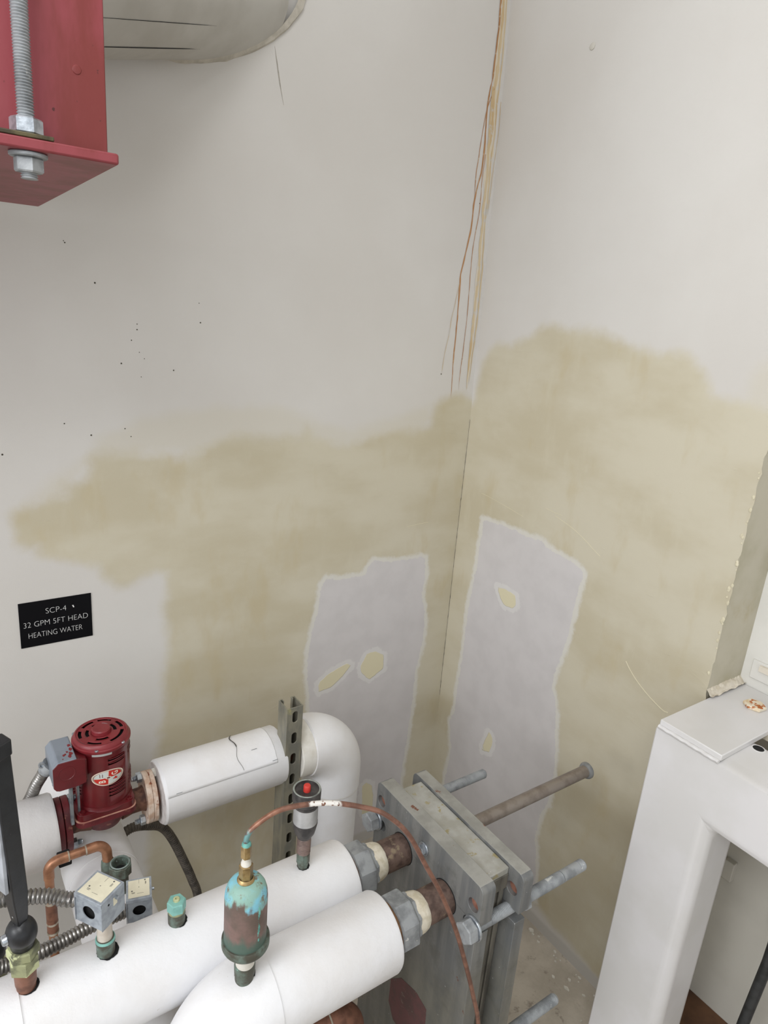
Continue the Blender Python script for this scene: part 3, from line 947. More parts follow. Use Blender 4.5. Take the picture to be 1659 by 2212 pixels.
def sign_line(txt, cx, cz, size, width):
    me = text_mesh(txt, size, width, -0.00045)
    for v in me.vertices:
        v.co = Vector((cx + v.co.x, 1.5091, cz + v.co.y))
    obj('lettering', me, M['letter'], t)


sign_line('SCP-4', 0.2300, 1.0007, 0.0185, 0.0415)
sign_line('32 GPM 5FT HEAD', 0.2295, 0.9740, 0.0185, 0.1295)
sign_line('HEATING WATER', 0.2275, 0.9480, 0.0185, 0.1085)
bm = BM()
plate(bm, [(0, 0), (0.0022, 0), (0.0008, 0.0055), (-0.0022, 0.0055)], [], (0.2650, 1.5092, 0.9995), (1, 0, 0), (0, 0, 1), (0, -1, 0), 0.0002)
obj('scratch', bm, M['letter'], t)

# ---------------------------------------------------------------- insulated pipes
WY, WZ, WR = 1.223, 0.678, 0.067


def staple(parent, p, d, nrm):
    bm = BM()
    p, d, nrm = Vector(p), Vector(d).normalized(), Vector(nrm).normalized()
    tube(bm, [p - d * 0.006 - nrm * 0.001, p - d * 0.006 + nrm * 0.0006, p + d * 0.006 + nrm * 0.0006, p + d * 0.006 - nrm * 0.001], 0.00045, 6)
    obj('staple', bm, M['zinc'], parent)


def jacket_lap(parent, x0, x1, yc, zc, r, a0, a1, name='jacket_lap'):
    """overlapping outer flap of the jacket: partial shell round a pipe that runs along X; angles from +Z towards -Y"""
    bm = BM()
    n = 28
    prev = None
    for k in range(n + 1):
        a = radians(a0 + (a1 - a0) * k / n)
        lift = 0.0012 if k > n - 2 else 0.0005
        q = [bm.verts.new((x, yc - sin(a) * (r + lift), zc + cos(a) * (r + lift))) for x in (x0, x0 + 0.002, x1 - 0.002, x1)]
        if prev:
            for i in range(3):
                bm.faces.new((prev[i], q[i], q[i + 1], prev[i + 1]))
        prev = q
    return obj(name, bm, M['jacket'], parent, solid=0.0009)


def surf(yc, zc, r, a, x):
    a = radians(a)
    return Vector((x, yc - sin(a) * r, zc + cos(a) * r)), Vector((0, -sin(a), cos(a)))


t = thing('insulated_pipe', 'white insulated pipe along the wall, elbowing down right of the strut', 'pipe', (0.6, WY, WZ))
bm = BM()
lathe(bm, (0.3576, WY, WZ), (1, 0, 0), [(0, 0.030), (0.0, WR - 0.003), (0.004, WR), (0.272, WR), (0.275, WR - 0.002), (0.275, 0.03)], 64)
obj('jacket', bm, M['jacket'], t)
bm = BM()
lathe(bm, (0.3566, WY, WZ), (1, 0, 0), [(0, 0.022), (0, WR - 0.004), (0.0014, WR - 0.003), (0.0014, 0.022)], 48)
jitter(bm, 0.0008, 120)
obj('end_mastic', bm, M['mastic'], t)
jacket_lap(t, 0.362, 0.606, WY, WZ, WR, -80, 66)
for x, a in ((0.385, 62), (0.60, 60), (0.56, 30)):
    p, nn = surf(WY, WZ, WR + 0.0016, a, x)
    staple(t, p, (1, 0, 0), nn)
p = [surf(WY, WZ, WR + 0.0022, a, 0.522 + 0.004 * sin(a * 0.13) + 0.012 * (a < 10) * (10 - a) / 60)[0] for a in range(-40, 62, 4)]
bm = BM()
for i in range(len(p) - 1):
    pass
pts = p
ws = [0.0012 * (1 if i < 14 else 0.35) for i in range(len(pts))]
prev = None
for i, q in enumerate(pts):
    a_, b_ = bm.verts.new(q + Vector((ws[i], 0, 0))), bm.verts.new(q - Vector((ws[i], 0, 0)))
    if prev:
        bm.faces.new((prev[0], a_, b_, prev[1]))
    prev = (a_, b_)
obj('jacket_tear', bm, M['seam'], t)
# cuff between strut and elbow
bm = BM()
lathe(bm, (0.668, WY, WZ), (1, 0, 0), [(0, 0.03), (0, WR - 0.001), (0.002, WR + 0.001), (0.034, WR + 0.0015), (0.036, WR - 0.001), (0.036, 0.03)], 40)
jitter(bm, 0.0011, 60)
obj('paper_cuff', bm, M['jacket_old'], t)
ER = 0.072
EX = 0.7867
bend = 0.085
bm = BM()
path = [Vector((0.703, WY, WZ))] + arc_path((EX, WY, WZ), (EX - bend + 0.002, WY, WZ), (EX, WY, WZ - bend + 0.002), 18) + [Vector((EX, WY, WZ - 0.13))]
tube(bm, path, [ER - 0.004] + [ER] * (len(path) - 1), 64)
obj('elbow_cover', bm, M['jacket'], t)
bm = BM(); cyl(bm, (EX, WY, WZ - 0.13), (EX, WY, 0.0), 0.0695, seg=56); obj('riser_jacket', bm, M['jacket'], t)
bm = BM(); lathe(bm, (EX, WY, WZ - 0.13), (0, 0, -1), [(0, ER + 0.0006), (0.001, ER + 0.001), (0.002, ER + 0.0002)], 56, cap=False); obj('elbow_seam', bm, M['jacket_old'], t)
bm = BM(); cyl(bm, (0.345, WY, WZ), (0.71, WY, WZ), 0.0272); obj('copper_core', bm, M['copper_dark'], t)

t = thing('insulated_pipe', 'short white insulated pipe left of the red pump behind the thermometer', 'pipe', (-0.2, WY, WZ))
bm = BM()
lathe(bm, (-1.2, WY, WZ - 0.004), (1, 0, 0), [(0, WR), (1.356, WR + 0.001), (1.3605, WR - 0.002), (1.3605, 0.03)], 64)
obj('jacket', bm, M['jacket'], t)
bm = BM(); cyl(bm, (0.02, WY, WZ), (0.168, WY, WZ), 0.0272); obj('copper_core', bm, M['copper_dark'], t)

t = thing('insulated_pipe', 'white insulated pipe passing under the red pump towards the viewer', 'pipe', (0.235, 1.1, 0.555))
CX, CZ, CR = 0.2352, 0.5545, 0.067
bm = BM()
path = [Vector((CX, 1.49, CZ)), Vector((CX, 1.10, CZ))] + arc_path((CX, 0.90, CZ), (CX, 0.985, CZ), (CX, 0.90, CZ - 0.085), 14) + [Vector((CX, 0.90, 0.0))]
tube(bm, path, CR, 56)
obj('jacket', bm, M['jacket'], t)
bm = BM(); lathe(bm, (CX, 1.165, CZ), (0, 1, 0), [(0, CR + 0.0002), (0.0006, CR + 0.0011), (0.07, CR + 0.0011), (0.0706, CR)], 56, cap=False); obj('jacket_band', bm, M['jacket'], t)

# the two big pipes in front
P2Y, PZ, P2R = 0.829, 0.692, 0.067
t = thing('insulated_pipe', 'long white insulated pipe carrying the thermometer and sensor boxes, behind the nearest pipe', 'pipe', (0.3, P2Y, PZ))
bm = BM()
lathe(bm, (0.045, P2Y, PZ), (1, 0, 0), [(0, P2R), (0.526, P2R), (0.531, P2R - 0.002), (0.531, 0.032)], 72)
obj('jacket', bm, M['jacket'], t)
bm = BM()
path = [Vector((0.05, P2Y, PZ)), Vector((-0.9, P2Y, PZ - 0.012))]
tube(bm, path, P2R + 0.0016, 72)
obj('fitting_cover', bm, M['jacket'], t)
P1Y, P1R = 0.70, 0.066
t = thing('insulated_pipe', 'nearest white insulated pipe, bending down at the bottom edge', 'pipe', (0.4, P1Y, PZ))
bm = BM()
lathe(bm, (0.357, P1Y, PZ), (1, 0, 0), [(0, P1R), (0.212, P1R), (0.2165, P1R - 0.002), (0.217, 0.032)], 72)
obj('jacket', bm, M['jacket'], t)
bm = BM()
path = [Vector((0.360, P1Y, PZ))] + arc_path((0.268, P1Y, PZ), (0.352, P1Y, PZ), (0.268, P1Y, PZ - 0.084), 20) + [Vector((0.268, P1Y, 0.0))]
tube(bm, path, P1R + 0.0014, 72)
obj('elbow_cover', bm, M['jacket'], t)


def pipe_hole(parent, x, y, z, r):
    bm = BM()
    n = 30
    prev = None
    first = None
    for k in range(n):
        a = 2 * pi * k / n
        j = 1 + 0.10 * mnoise.noise(Vector((k * 0.9, x * 50, 0)))
        px, py = x + r * j * cos(a), y + r * j * sin(a)
        q = []
        for f in (1.0, 0.15):
            qx, qy = x + (px - x) * f, y + (py - y) * f
            q.append(bm.verts.new((qx, qy, z + sqrt(max(1e-6, P2R ** 2 - (qy - y) ** 2)) - P2R + 0.0009)))
        if prev:
            bm.faces.new((prev[0], q[0], q[1], prev[1]))
        else:
            first = q
        prev = q
    bm.faces.new((prev[0], first[0], first[1], prev[1]))
    obj('cut_hole', bm, M['dark'], parent)


ptop = PZ + P2R
for x, y, r, host in ((0.0620, P2Y, 0.0142, 0), (0.1672, P2Y, 0.0155, 0), (0.2710, P2Y, 0.0138, 0), (0.4895, P2Y, 0.0108, 0), (0.3245, P1Y - 0.004, 0.0150, 1)):
    hosts = [o for o in COL.objects if o.get('label', '').startswith('long white insulated pipe carrying') or o.get('label', '').startswith('nearest white insulated pipe')]
    pipe_hole(hosts[host], x, y, ptop, r)

# ---------------------------------------------------------------- strut channel
t = thing('strut_channel', 'upright slotted zinc strut channel clamped in front of the wall pipe', 'strut', (0.645, 1.185, 0))
SXa, SXb, SYa, SYb, ST = 0.6250, 0.6645, 1.165, 1.2058, 0.832
bm = BM()
holes = [slot(0.0205, z, 0.0066, 0.0142) for z in np.arange(ST - 0.0245, 0.03, -0.0545)]
plate(bm, [(0, 0), (SXb - SXa, 0), (SXb - SXa, ST), (0, ST)], [[(a, b) for a, b in h] for h in holes], (SXa, SYa, 0), (1, 0, 0), (0, 0, 1), (0, 1, 0), 0.0025)
obj('web', bm, M['strut'], t, bevel=0.0004)
for xs in (SXa, SXb):
    s = 1 if xs == SXa else -1
    bm = BM()
    x0, x1 = sorted((xs, xs + s * 0.0025))
    box(bm, (x0, SYa + 0.0024, 0), (x1, SYb, ST))
    x0, x1 = sorted((xs, xs + s * 0.0095))
    box(bm, (x0, SYb - 0.0001, 0), (x1, SYb + 0.0024, ST))
    x0, x1 = sorted((xs + s * 0.0070, xs + s * 0.0095))
    box(bm, (x0, SYb - 0.006, 0), (x1, SYb + 0.0001, ST))
    obj('flange', bm, M['strut'], t, bevel=0.0006)

# ---------------------------------------------------------------- circulator pump
PX, PY = 0.2520, 1.221
t = thing('circulator_pump', 'dark red circulator pump with slotted top between two white pipes', 'pump', (PX, PY, 0.62))


def ring_grid(bm, f, nu, rows, skip):
    """surface of revolution with cells left out; f(k, j) -> point"""
    V = [[bm.verts.new(f(k, j)) for k in range(nu)] for j in range(len(rows))]
    for j in range(len(rows) - 1):
        for k in range(nu):
            if skip(k, j):
                continue
            k2 = (k + 1) % nu
            bm.faces.new((V[j][k], V[j][k2], V[j + 1][k2], V[j + 1][k]))
    return V


BR = 0.0505
# motor body with louvres
zr = [0.722, 0.728, 0.7475, 0.7515, 0.7550, 0.7590, 0.7625, 0.7665, 0.7700, 0.7740, 0.8180, 0.8225, 0.8270, 0.8315, 0.8360, 0.842, 0.852]
NU = 72
slots_rows = [zr.index(0.7475), zr.index(0.7550), zr.index(0.7625), zr.index(0.7700), zr.index(0.8180), zr.index(0.8270)]


def az(k):
    return 2 * pi * k / NU


def in_lou(k):
    a = math.degrees(az(k + 0.5)) % 360
    for c in (291, 345, 35, 85, 185, 135):
        d = abs((a - c + 180) % 360 - 180)
        if d < 19:
            return True
    return False


bm = BM()
ring_grid(bm, lambda k, j: Vector((PX + BR * cos(az(k)), PY + BR * sin(az(k)), zr[j])), NU, zr, lambda k, j: j in slots_rows and in_lou(k))
obj('motor_body', bm, M['red'], t, solid=0.002)
bm = BM(); cyl(bm, (PX, PY, 0.725), (PX, PY, 0.85), BR - 0.009); obj('motor_core', bm, M['dark'], t)
# louvre lips
for c in (291, 345):
    for z in (0.7515, 0.7590, 0.7665, 0.7740, 0.8225, 0.8315):
        bm = BM()
        tube(bm, [Vector((PX + (BR + 0.0009 * sin(pi * k / 12)) * cos(radians(c - 19 + 38 * k / 12)), PY + (BR + 0.0009 * sin(pi * k / 12)) * sin(radians(c - 19 + 38 * k / 12)), z + 0.0002)) for k in range(13)], 0.0007, 6)
        obj('louvre_lip', bm, M['red'], t)
# cap rim and slotted top
CR2 = 0.0535
bm = BM(); lathe(bm, (PX, PY, 0.848), (0, 0, 1), [(0, BR), (0.0, CR2 - 0.001), (0.0015, CR2), (0.006, CR2), (0.0075, CR2 - 0.002), (0.0085, CR2 - 0.002), (0.0135, CR2 - 0.004), (0.0158, CR2 - 0.007), (0.0158, CR2 - 0.009)], 72, cap=False)
obj('cap_rim', bm, M['red_top'], t, solid=0.001)
rr = [0.0165, 0.0205, 0.0222, 0.0282, 0.0330, 0.0352, 0.0412, 0.0448]
NV = 120


def top_skip(k, j):
    a = (360.0 * (k + 0.5) / NV) % 360
    if j == 5:
        return any(abs((a - c + 180) % 360 - 180) < 19 for c in (15, 67, 119, 171, 238, 302, -33 + 360))
    if j == 2:
        return any(abs((a - c + 180) % 360 - 180) < 26 for c in (10, 90, 170, 262))
    return False


bm = BM()
ring_grid(bm, lambda k, j: Vector((PX + rr[j] * cos(2 * pi * k / NV), PY + rr[j] * sin(2 * pi * k / NV), 0.8635)), NV, rr, top_skip)
obj('slotted_top', bm, M['red_top'], t, solid=0.0018)
bm = BM(); cyl(bm, (PX, PY, 0.850), (PX, PY, 0.855), 0.0465); obj('cap_inside', bm, M['dark'], t)
bm = BM(); lathe(bm, (PX, PY, 0.8625), (0, 0, 1), [(0, 0.0178), (0.0075, 0.0172), (0.0095, 0.0155), (0.0098, 0.0)], 48); obj('hub', bm, pmat('scuffed_red_hub', (128, 40, 46), (118, 34, 40), 25, rough=0.4, spots=[((140, 132, 136), 40, 0.6, 0.08)]), t)
for a in (-112, -55, 150, 60):
    sx, sy = PX + 0.0515 * cos(radians(a)), PY + 0.0515 * sin(radians(a))
    bm = BM(); cyl(bm, (sx, sy, 0.8545), (sx, sy, 0.8575), 0.0034, ch=0.0006, seg=16); obj('screw', bm, M['zinc_bright'], t)
# grey band below the cap
bm = BM()
prev = None
for k in range(25):
    a = radians(-122 + 40 * k / 24)
    q = [bm.verts.new((PX + (BR + 0.0008) * cos(a), PY + (BR + 0.0008) * sin(a), z)) for z in (0.8425, 0.8478)]
    if prev: bm.faces.new((prev[0], q[0], q[1], prev[1]))
    prev = q
obj('bare_band', bm, M['alu'], t)
# base casting: square flange with rounded corners, volute, bowl
bm = BM()
plate(bm, rrect(-0.0545, -0.0475, 0.0545, 0.0475, 0.016, 8), [], (PX - 0.004, PY, 0.7055), (1, 0, 0), (0, 1, 0), (0, 0, 1), 0.014)
obj('motor_flange', bm, M['red'], t, bevel=0.0025, seg=3)
bm = BM(); lathe(bm, (PX, PY, 0.7185), (0, 0, 1), [(0, 0.0535), (0.004, 0.0515), (0.008, BR + 0.0003)], 60, cap=False); obj('motor_skirt', bm, M['red'], t)
for dx, dy in ((-0.044, -0.037), (0.044, -0.037), (-0.044, 0.037), (0.044, 0.037)):
    bm = BM(); lathe(bm, (PX - 0.004 + dx, PY + dy, 0.719), (0, 0, 1), [(0, 0.0062), (0.003, 0.006), (0.003, 0.0036), (0.001, 0.0034), (0.001, 0)], 18); obj('bolt', bm, M['red'], t)
bm = BM()
plate(bm, rrect(-0.0568, -0.0498, 0.0568, 0.0498, 0.017, 8), [], (PX - 0.004, PY, 0.7044), (1, 0, 0), (0, 1, 0), (0, 0, 1), 0.0009)
obj('gasket', bm, M['gasket_tan'], t)
bm = BM()
plate(bm, rrect(-0.0565, -0.0495, 0.0565, 0.0495, 0.017, 8), [], (PX - 0.004, PY, 0.6920), (1, 0, 0), (0, 1, 0), (0, 0, 1), 0.0122)
obj('volute_flange', bm, M['red_cast'], t, bevel=0.0025)
bm = BM(); lathe(bm, (PX - 0.002, PY, 0.695), (0, 0, -1), [(0, 0.050), (0.008, 0.047), (0.02, 0.041), (0.036, 0.033), (0.044, 0.020), (0.046, 0)], 48); obj('volute', bm, M['red_cast'], t)
# necks and oval flanges
for sx in (-1, 1):
    x0 = PX + sx * 0.030
    x1 = PX + sx * 0.083
    bm = BM()
    lathe(bm, (x0, PY, 0.678), (sx, 0, 0), [(0, 0.028), (0.02, 0.0235), (0.04, 0.0235), (0.054, 0.030)], 36)
    obj('neck', bm, M['cast_rust'], t)


def oval(r, e, n=40):
    out = []
    for k in range(n):
        a = 2 * pi * k / n
        # oval with two bolt ears along the v axis
        rad = r + e * (abs(sin(a)) ** 2.6)
        out.append((rad * cos(a), rad * sin(a)))
    return out


def pump_flange(x, th, mat, tilt, nm='flange'):
    bm = BM()
    u = Vector((0, cos(tilt), sin(tilt)))
    v = Vector((0, -sin(tilt), cos(tilt)))
    plate(bm, oval(0.0385, 0.016), [], (x, PY, 0.678), u, v, (1, 0, 0), th)
    return obj(nm, bm, mat, t, bevel=0.0018)


TL = radians(-14)
pump_flange(0.1745, 0.012, M['red_cast'], TL)
pump_flange(0.1625, 0.0105, M['red_cast'], TL)
pump_flange(0.3285, 0.0115, M['flange_pale'], TL)
pump_flange(0.3405, 0.0095, M['flange_pale'], TL)
for sgn in (1, -1):
    ey, ez = PY - sin(TL) * 0.046 * sgn, 0.678 + cos(TL) * 0.046 * sgn
    for xa, xb, xs in ((0.1865, 0.197, 0.206), (0.3285, 0.318, 0.308)):
        bm = BM(); hexa(bm, (xa, ey, ez), (xb, ey, ez), 0.0105, 0.2); obj('nut', bm, M['zinc_bright'], t)
        bm = BM(); thread(bm, (xb, ey, ez), (xs, ey, ez), 0.0058, 0.002, 0.1, 14); obj('bolt_end', bm, M['zinc_bright'], t)
    bm = BM(); hexa(bm, (0.350, ey, ez), (0.3575, ey, ez), 0.0100, 0.2); obj('nut', bm, M['chip'], t)
# terminal box
bm = BM()
plate(bm, [(0.1560, 0.8030), (0.1600, 0.7965), (0.166, 0.7940), (0.1975, 0.7945), (0.1975, 0.8545), (0.1655, 0.8545), (0.1560, 0.8440)], [], (0, 1.1700, 0), (1, 0, 0), (0, 0, 1), (0, 1, 0), 0.078)
obj('terminal_box', bm, M['greybox'], t, bevel=0.0018)
bm = BM()
plate(bm, [(0.1562, 0.8030), (0.1602, 0.7967), (0.166, 0.7943), (0.1975, 0.7948), (0.2120, 0.7980), (0.2120, 0.8490), (0.1975, 0.8530), (0.1657, 0.8530), (0.1562, 0.8435)], [], (0, 1.1690, 0), (1, 0, 0), (0, 0, 1), (0, 1, 0), 0.0022)
obj('box_lid', bm, M['red'], t, bevel=0.0006)
bm = BM(); lathe(bm, (0.1795, 1.1690, 0.8290), (0, -1, 0), [(0, 0.0148), (0.0006, 0.0146), (0.0006, 0.0138), (0.0002, 0.0134), (0.0002, 0)], 36); obj('knockout', bm, M['red'], t)
bm = BM(); box(bm, (0.1974, 1.172, 0.800), (0.215, 1.225, 0.846)); obj('box_neck', bm, M['red'], t, bevel=0.002)
bm = BM(); cyl(bm, (0.1555, 1.180, 0.806), (0.1585, 1.180, 0.806), 0.003, seg=12); obj('screw', bm, M['zinc_bright'], t)
bm = BM(); box(bm, (0.1835, 1.180, 0.7020), (0.1895, 1.190, 0.796)); box(bm, (0.1985, 1.188, 0.705), (0.2025, 1.196, 0.796)); obj('support_bracket', bm, M['zinc'], t, bevel=0.0008)
bm = BM(); lathe(bm, (0.1615, 1.225, 0.8180), (-0.55, 0.25, -0.80), [(0, 0.016), (0.008, 0.015), (0.014, 0.0135), (0.020, 0.0128)], 24); obj('conduit_connector', bm, M['zinc_dull'], t)
bm = BM(); lathe(bm, (0.1455, 1.222, 0.825), (0, -1, 0), [(0, 0.006), (0.004, 0.006), (0.004, 0.0035), (0.001, 0.003), (0.001, 0)], 16); obj('connector_screw', bm, M['zinc_bright'], t)

# red paint splashes on the grey box top
for i, (sx, sy, sr) in enumerate(((0.1880, 1.182, 0.0045), (0.1905, 1.190, 0.0050), (0.1860, 1.197, 0.0028), (0.1930, 1.203, 0.0048), (0.1925, 1.216, 0.0042), (0.1790, 1.189, 0.0030), (0.1820, 1.191, 0.0026), (0.1755, 1.178, 0.0014))):
    bm = BM()
    plate(bm, [(sx + sr * (0.65 + 0.45 * mnoise.noise(Vector((i * 3.3, k * 1.1, 0)))) * cos(2 * pi * k / 14), sy + sr * (1.0 + 0.6 * mnoise.noise(Vector((i * 5.1, k * 0.9, 2)))) * sin(2 * pi * k / 14)) for k in range(14)], [], (0, 0, 0.8546), (1, 0, 0), (0, 1, 0), (0, 0, 1), 0.0003)
    obj('red_splash', bm, M['red_top'], t)

# oval badge wrapped on the motor body
BC = radians(-91.0)
BZ = 0.7925


def on_body(x, z, lift):
    a = BC + x / BR
    return Vector((PX + (BR + lift) * cos(a), PY + (BR + lift) * sin(a), BZ + z))


EA, EB = 0.0305, 0.0168


def badge_patch(name, f, mat, lift, n=28, m_=6, a0=0.0, a1=360.0):
    bm = BM()
    prev = None
    for k in range(n + 1):
        a = radians(a0 + (a1 - a0) * k / n)
        q = [bm.verts.new(on_body(*f(a, j / m_), lift)) for j in range(m_ + 1)]
        if prev:
            for j in range(m_):
                bm.faces.new((prev[j], q[j], q[j + 1], prev[j + 1]))
        prev = q
    bmesh.ops.remove_doubles(bm, verts=bm.verts, dist=1e-6)
    return obj(name, bm, mat, badge)


bm = BM()
prev = None
for k in range(61):
    a = 2 * pi * k / 60
    q = [bm.verts.new(on_body(EA * s * cos(a), EB * s * sin(a), 0.0004)) for s in (0.02, 0.25, 0.45, 0.65, 0.85, 1.0)]
    if prev:
        for j in range(5):
            bm.faces.new((prev[j], q[j], q[j + 1], prev[j + 1]))
    prev = q
badge = obj('badge', bm, M['badge_cream'], t, label='oval red and cream maker badge lettered B and G')
IA, IB = 0.92, 0.88


def ell(s0, s1):
    return lambda a, j: (EA * (s0 + (s1 - s0) * j) * cos(a), EB * (s0 + (s1 - s0) * j) * sin(a))


badge_patch('badge_ring', ell(0.87, 0.905), M['badge_line'], 0.0006, 60, 1)
badge_patch('badge_quadrant', ell(0.03, 0.85), M['badge_red'], 0.0006, 16, 6, 2, 88)
badge_patch('badge_quadrant', ell(0.03, 0.85), M['badge_grey'], 0.0006, 16, 6, 92, 178)
badge_patch('badge_quadrant', ell(0.03, 0.85), M['badge_red'], 0.0006, 16, 6, 182, 268)
badge_patch('badge_quadrant', ell(0.03, 0.85), M['badge_grey'], 0.0006, 16, 6, 272, 358)
badge_patch('badge_centre', lambda a, j: (0.0052 * j * cos(a), 0.0030 * j * sin(a)), M['badge_cream'], 0.0008, 24, 2)
badge_patch('badge_centre', lambda a, j: (0.0034 * j * cos(a), 0.0018 * j * sin(a)), M['badge_line'], 0.0010, 24, 2)
for ch, cx, cz, sz in (('B', -0.0105, -0.0068, 0.0115), ('G', 0.0125, 0.0066, 0.0115)):
    me = text_mesh(ch, sz, None, 0.0003)
    for v in me.vertices:
        x, z = v.co.x * 0.95, v.co.y * 1.45
        v.co = on_body(cx - z, cz + x, 0.0011)
    obj('badge_letter', me, M['badge_cream'], badge)
for dx in (-0.0150, -0.0105):
    badge_patch('badge_wave', lambda a, j, dx=dx: (dx + 0.0005 * sin(a * 2) + (j - 0.5) * 0.0011, 0.0025 + a / (2 * pi) * 0.0075), M['badge_line'], 0.0009, 14, 1)
bm = BM()
fl = [(0.007, -0.0058), (0.0115, -0.0032), (0.0125, -0.001), (0.0165, -0.0035), (0.0150, -0.0060), (0.0185, -0.0055), (0.0160, -0.0078), (0.0125, -0.0068)]
vs = [bm.verts.new(on_body(x, z, 0.0009)) for x, z in fl]
bm.faces.new(vs)
obj('badge_flame', bm, M['badge_red'], badge)

# ---------------------------------------------------------------- flexible conduits at the pump and wall
bm = BM()
flex(bm, [(0.1520, 1.232, 0.806), (0.1470, 1.243, 0.785), (0.1380, 1.255, 0.760), (0.1220, 1.285, 0.70), (0.085, 1.33, 0.62), (0.03, 1.36, 0.5), (-0.02, 1.38, 0.3), (-0.03, 1.4, 0.02)], 0.0115, 0.0072, 0.2)
obj('flexible_conduit', bm, M['flex'], label='silver flexible conduit dropping from the red pump terminal box', cat='conduit')
bm = BM()
flex(bm, [(0.27, 1.36, 0.43), (0.33, 1.36, 0.487), (0.390, 1.375, 0.462), (0.418, 1.38, 0.437), (0.4410, 1.38, 0.391), (0.470, 1.38, 0.3065), (0.4885, 1.38, 0.2462), (0.5046, 1.38, 0.1777), (0.515, 1.38, 0.0)], 0.0112, 0.0062, 0.16)
obj('flexible_conduit', bm, M['flex_dark'], label='dark grey flexible conduit curving down the beige wall', cat='conduit')

# ---------------------------------------------------------------- small copper pipe
t = thing('copper_pipe', 'slim copper pipe with two elbows tapping the white pipe under the pump', 'pipe', (0.14, 1.12, 0.0))
cy_, cz_ = 1.12, 0.6885
bm = BM(); cyl(bm, (0.132, cy_, 0.0), (0.132, cy_, 0.668), 0.0079); cyl(bm, (0.152, cy_, cz_), (0.212, cy_, cz_), 0.0079); obj('tube', bm, M['copper'], t)
bm = BM(); tube(bm, [Vector((0.132, cy_, 0.655))] + arc_path((0.132, cy_, cz_), (0.132, cy_, cz_ - 0.018), (0.150, cy_, cz_), 10) + [Vector((0.165, cy_, cz_))], 0.0092, 24); obj('elbow', bm, M['copper'], t)
bm = BM(); tube(bm, [Vector((0.196, cy_, cz_))] + arc_path((0.229, cy_, cz_), (0.212, cy_, cz_), (0.231, cy_ - 0.004, cz_ - 0.017), 10) + [Vector((0.232, cy_ - 0.005, 0.645))], 0.0092, 24); obj('elbow', bm, M['copper'], t)
for x in (0.166, 0.1955):
    bm = BM(); cyl(bm, (x - 0.0012, cy_, cz_), (x + 0.0012, cy_, cz_), 0.0095); obj('solder_ring', bm, M['solder'], t)
bm = BM(); lathe(bm, (0.232, cy_ - 0.005, 0.655), (0, 0, -1), [(0, 0.0095), (0.004, 0.012), (0.012, 0.0125), (0.026, 0.0125)], 24); jitter(bm, 0.0008, 120); obj('threaded_adapter', bm, M['verd_dark'], t)
for z in (0.600, 0.552, 0.53):
    bm = BM(); cyl(bm, (0.132, cy_, z), (0.132, cy_, z + 0.004), 0.0104); obj('solder_ring', bm, M['solder'], t)
bm = BM(); cyl(bm, (0.132, cy_, 0.535), (0.132, cy_, 0.603), 0.0098); obj('coupling', bm, M['copper_dark'], t)
bm = BM(); box(bm, (0.150, cy_ + 0.004, 0.664), (0.172, cy_ + 0.03, 0.680)); obj('pipe_clip', bm, M['dark'], t, bevel=0.002)

# open threaded coupling on that white pipe
t = thing('pipe_coupling', 'open hexagonal corroded coupling beside the copper elbow', 'fitting', (0.2435, 1.066, 0.62))
cx_, cyy = 0.2425, 1.066
bm = BM()
for (z0, z1, ro, ri, sg) in ((0.660, 0.683, 0.0205, 0.0145, 8),):
    lathe(bm, (cx_, cyy, z0), (0, 0, 1), [(0, ro - 0.002), (0.002, ro), (z1 - z0 - 0.0015, ro), (z1 - z0, ro - 0.0015), (z1 - z0, ri), (0.006, ri - 0.002), (0.006, 0)], sg, 0.2)
obj('hex_collar', bm, M['verd_dark'], t)
bm = BM(); lathe(bm, (cx_, cyy, 0.6835), (0, 0, 1), [(0, 0.0160), (0.0006, 0.0175), (0.0012, 0.0150), (-0.004, 0.0142), (-0.008, 0.0132)], 30, cap=False); obj('thread_ring', bm, pmat('pale_green_grey_lip', (150, 164, 160), (122, 136, 130), 60, rough=0.6, metal=0.3, bump=0.5), t)
bm = BM(); lathe(bm, (cx_, cyy, 0.664), (0, 0, 1), [(0.004, 0.0100), (0.0, 0.0)], 24); obj('bore', bm, M['dark'], t)
bm = BM(); lathe(bm, (cx_, cyy, 0.612), (0, 0, 1), [(0, 0.014), (0.046, 0.014), (0.05, 0.016)], 24); obj('nipple', bm, M['verd_dark'], t)


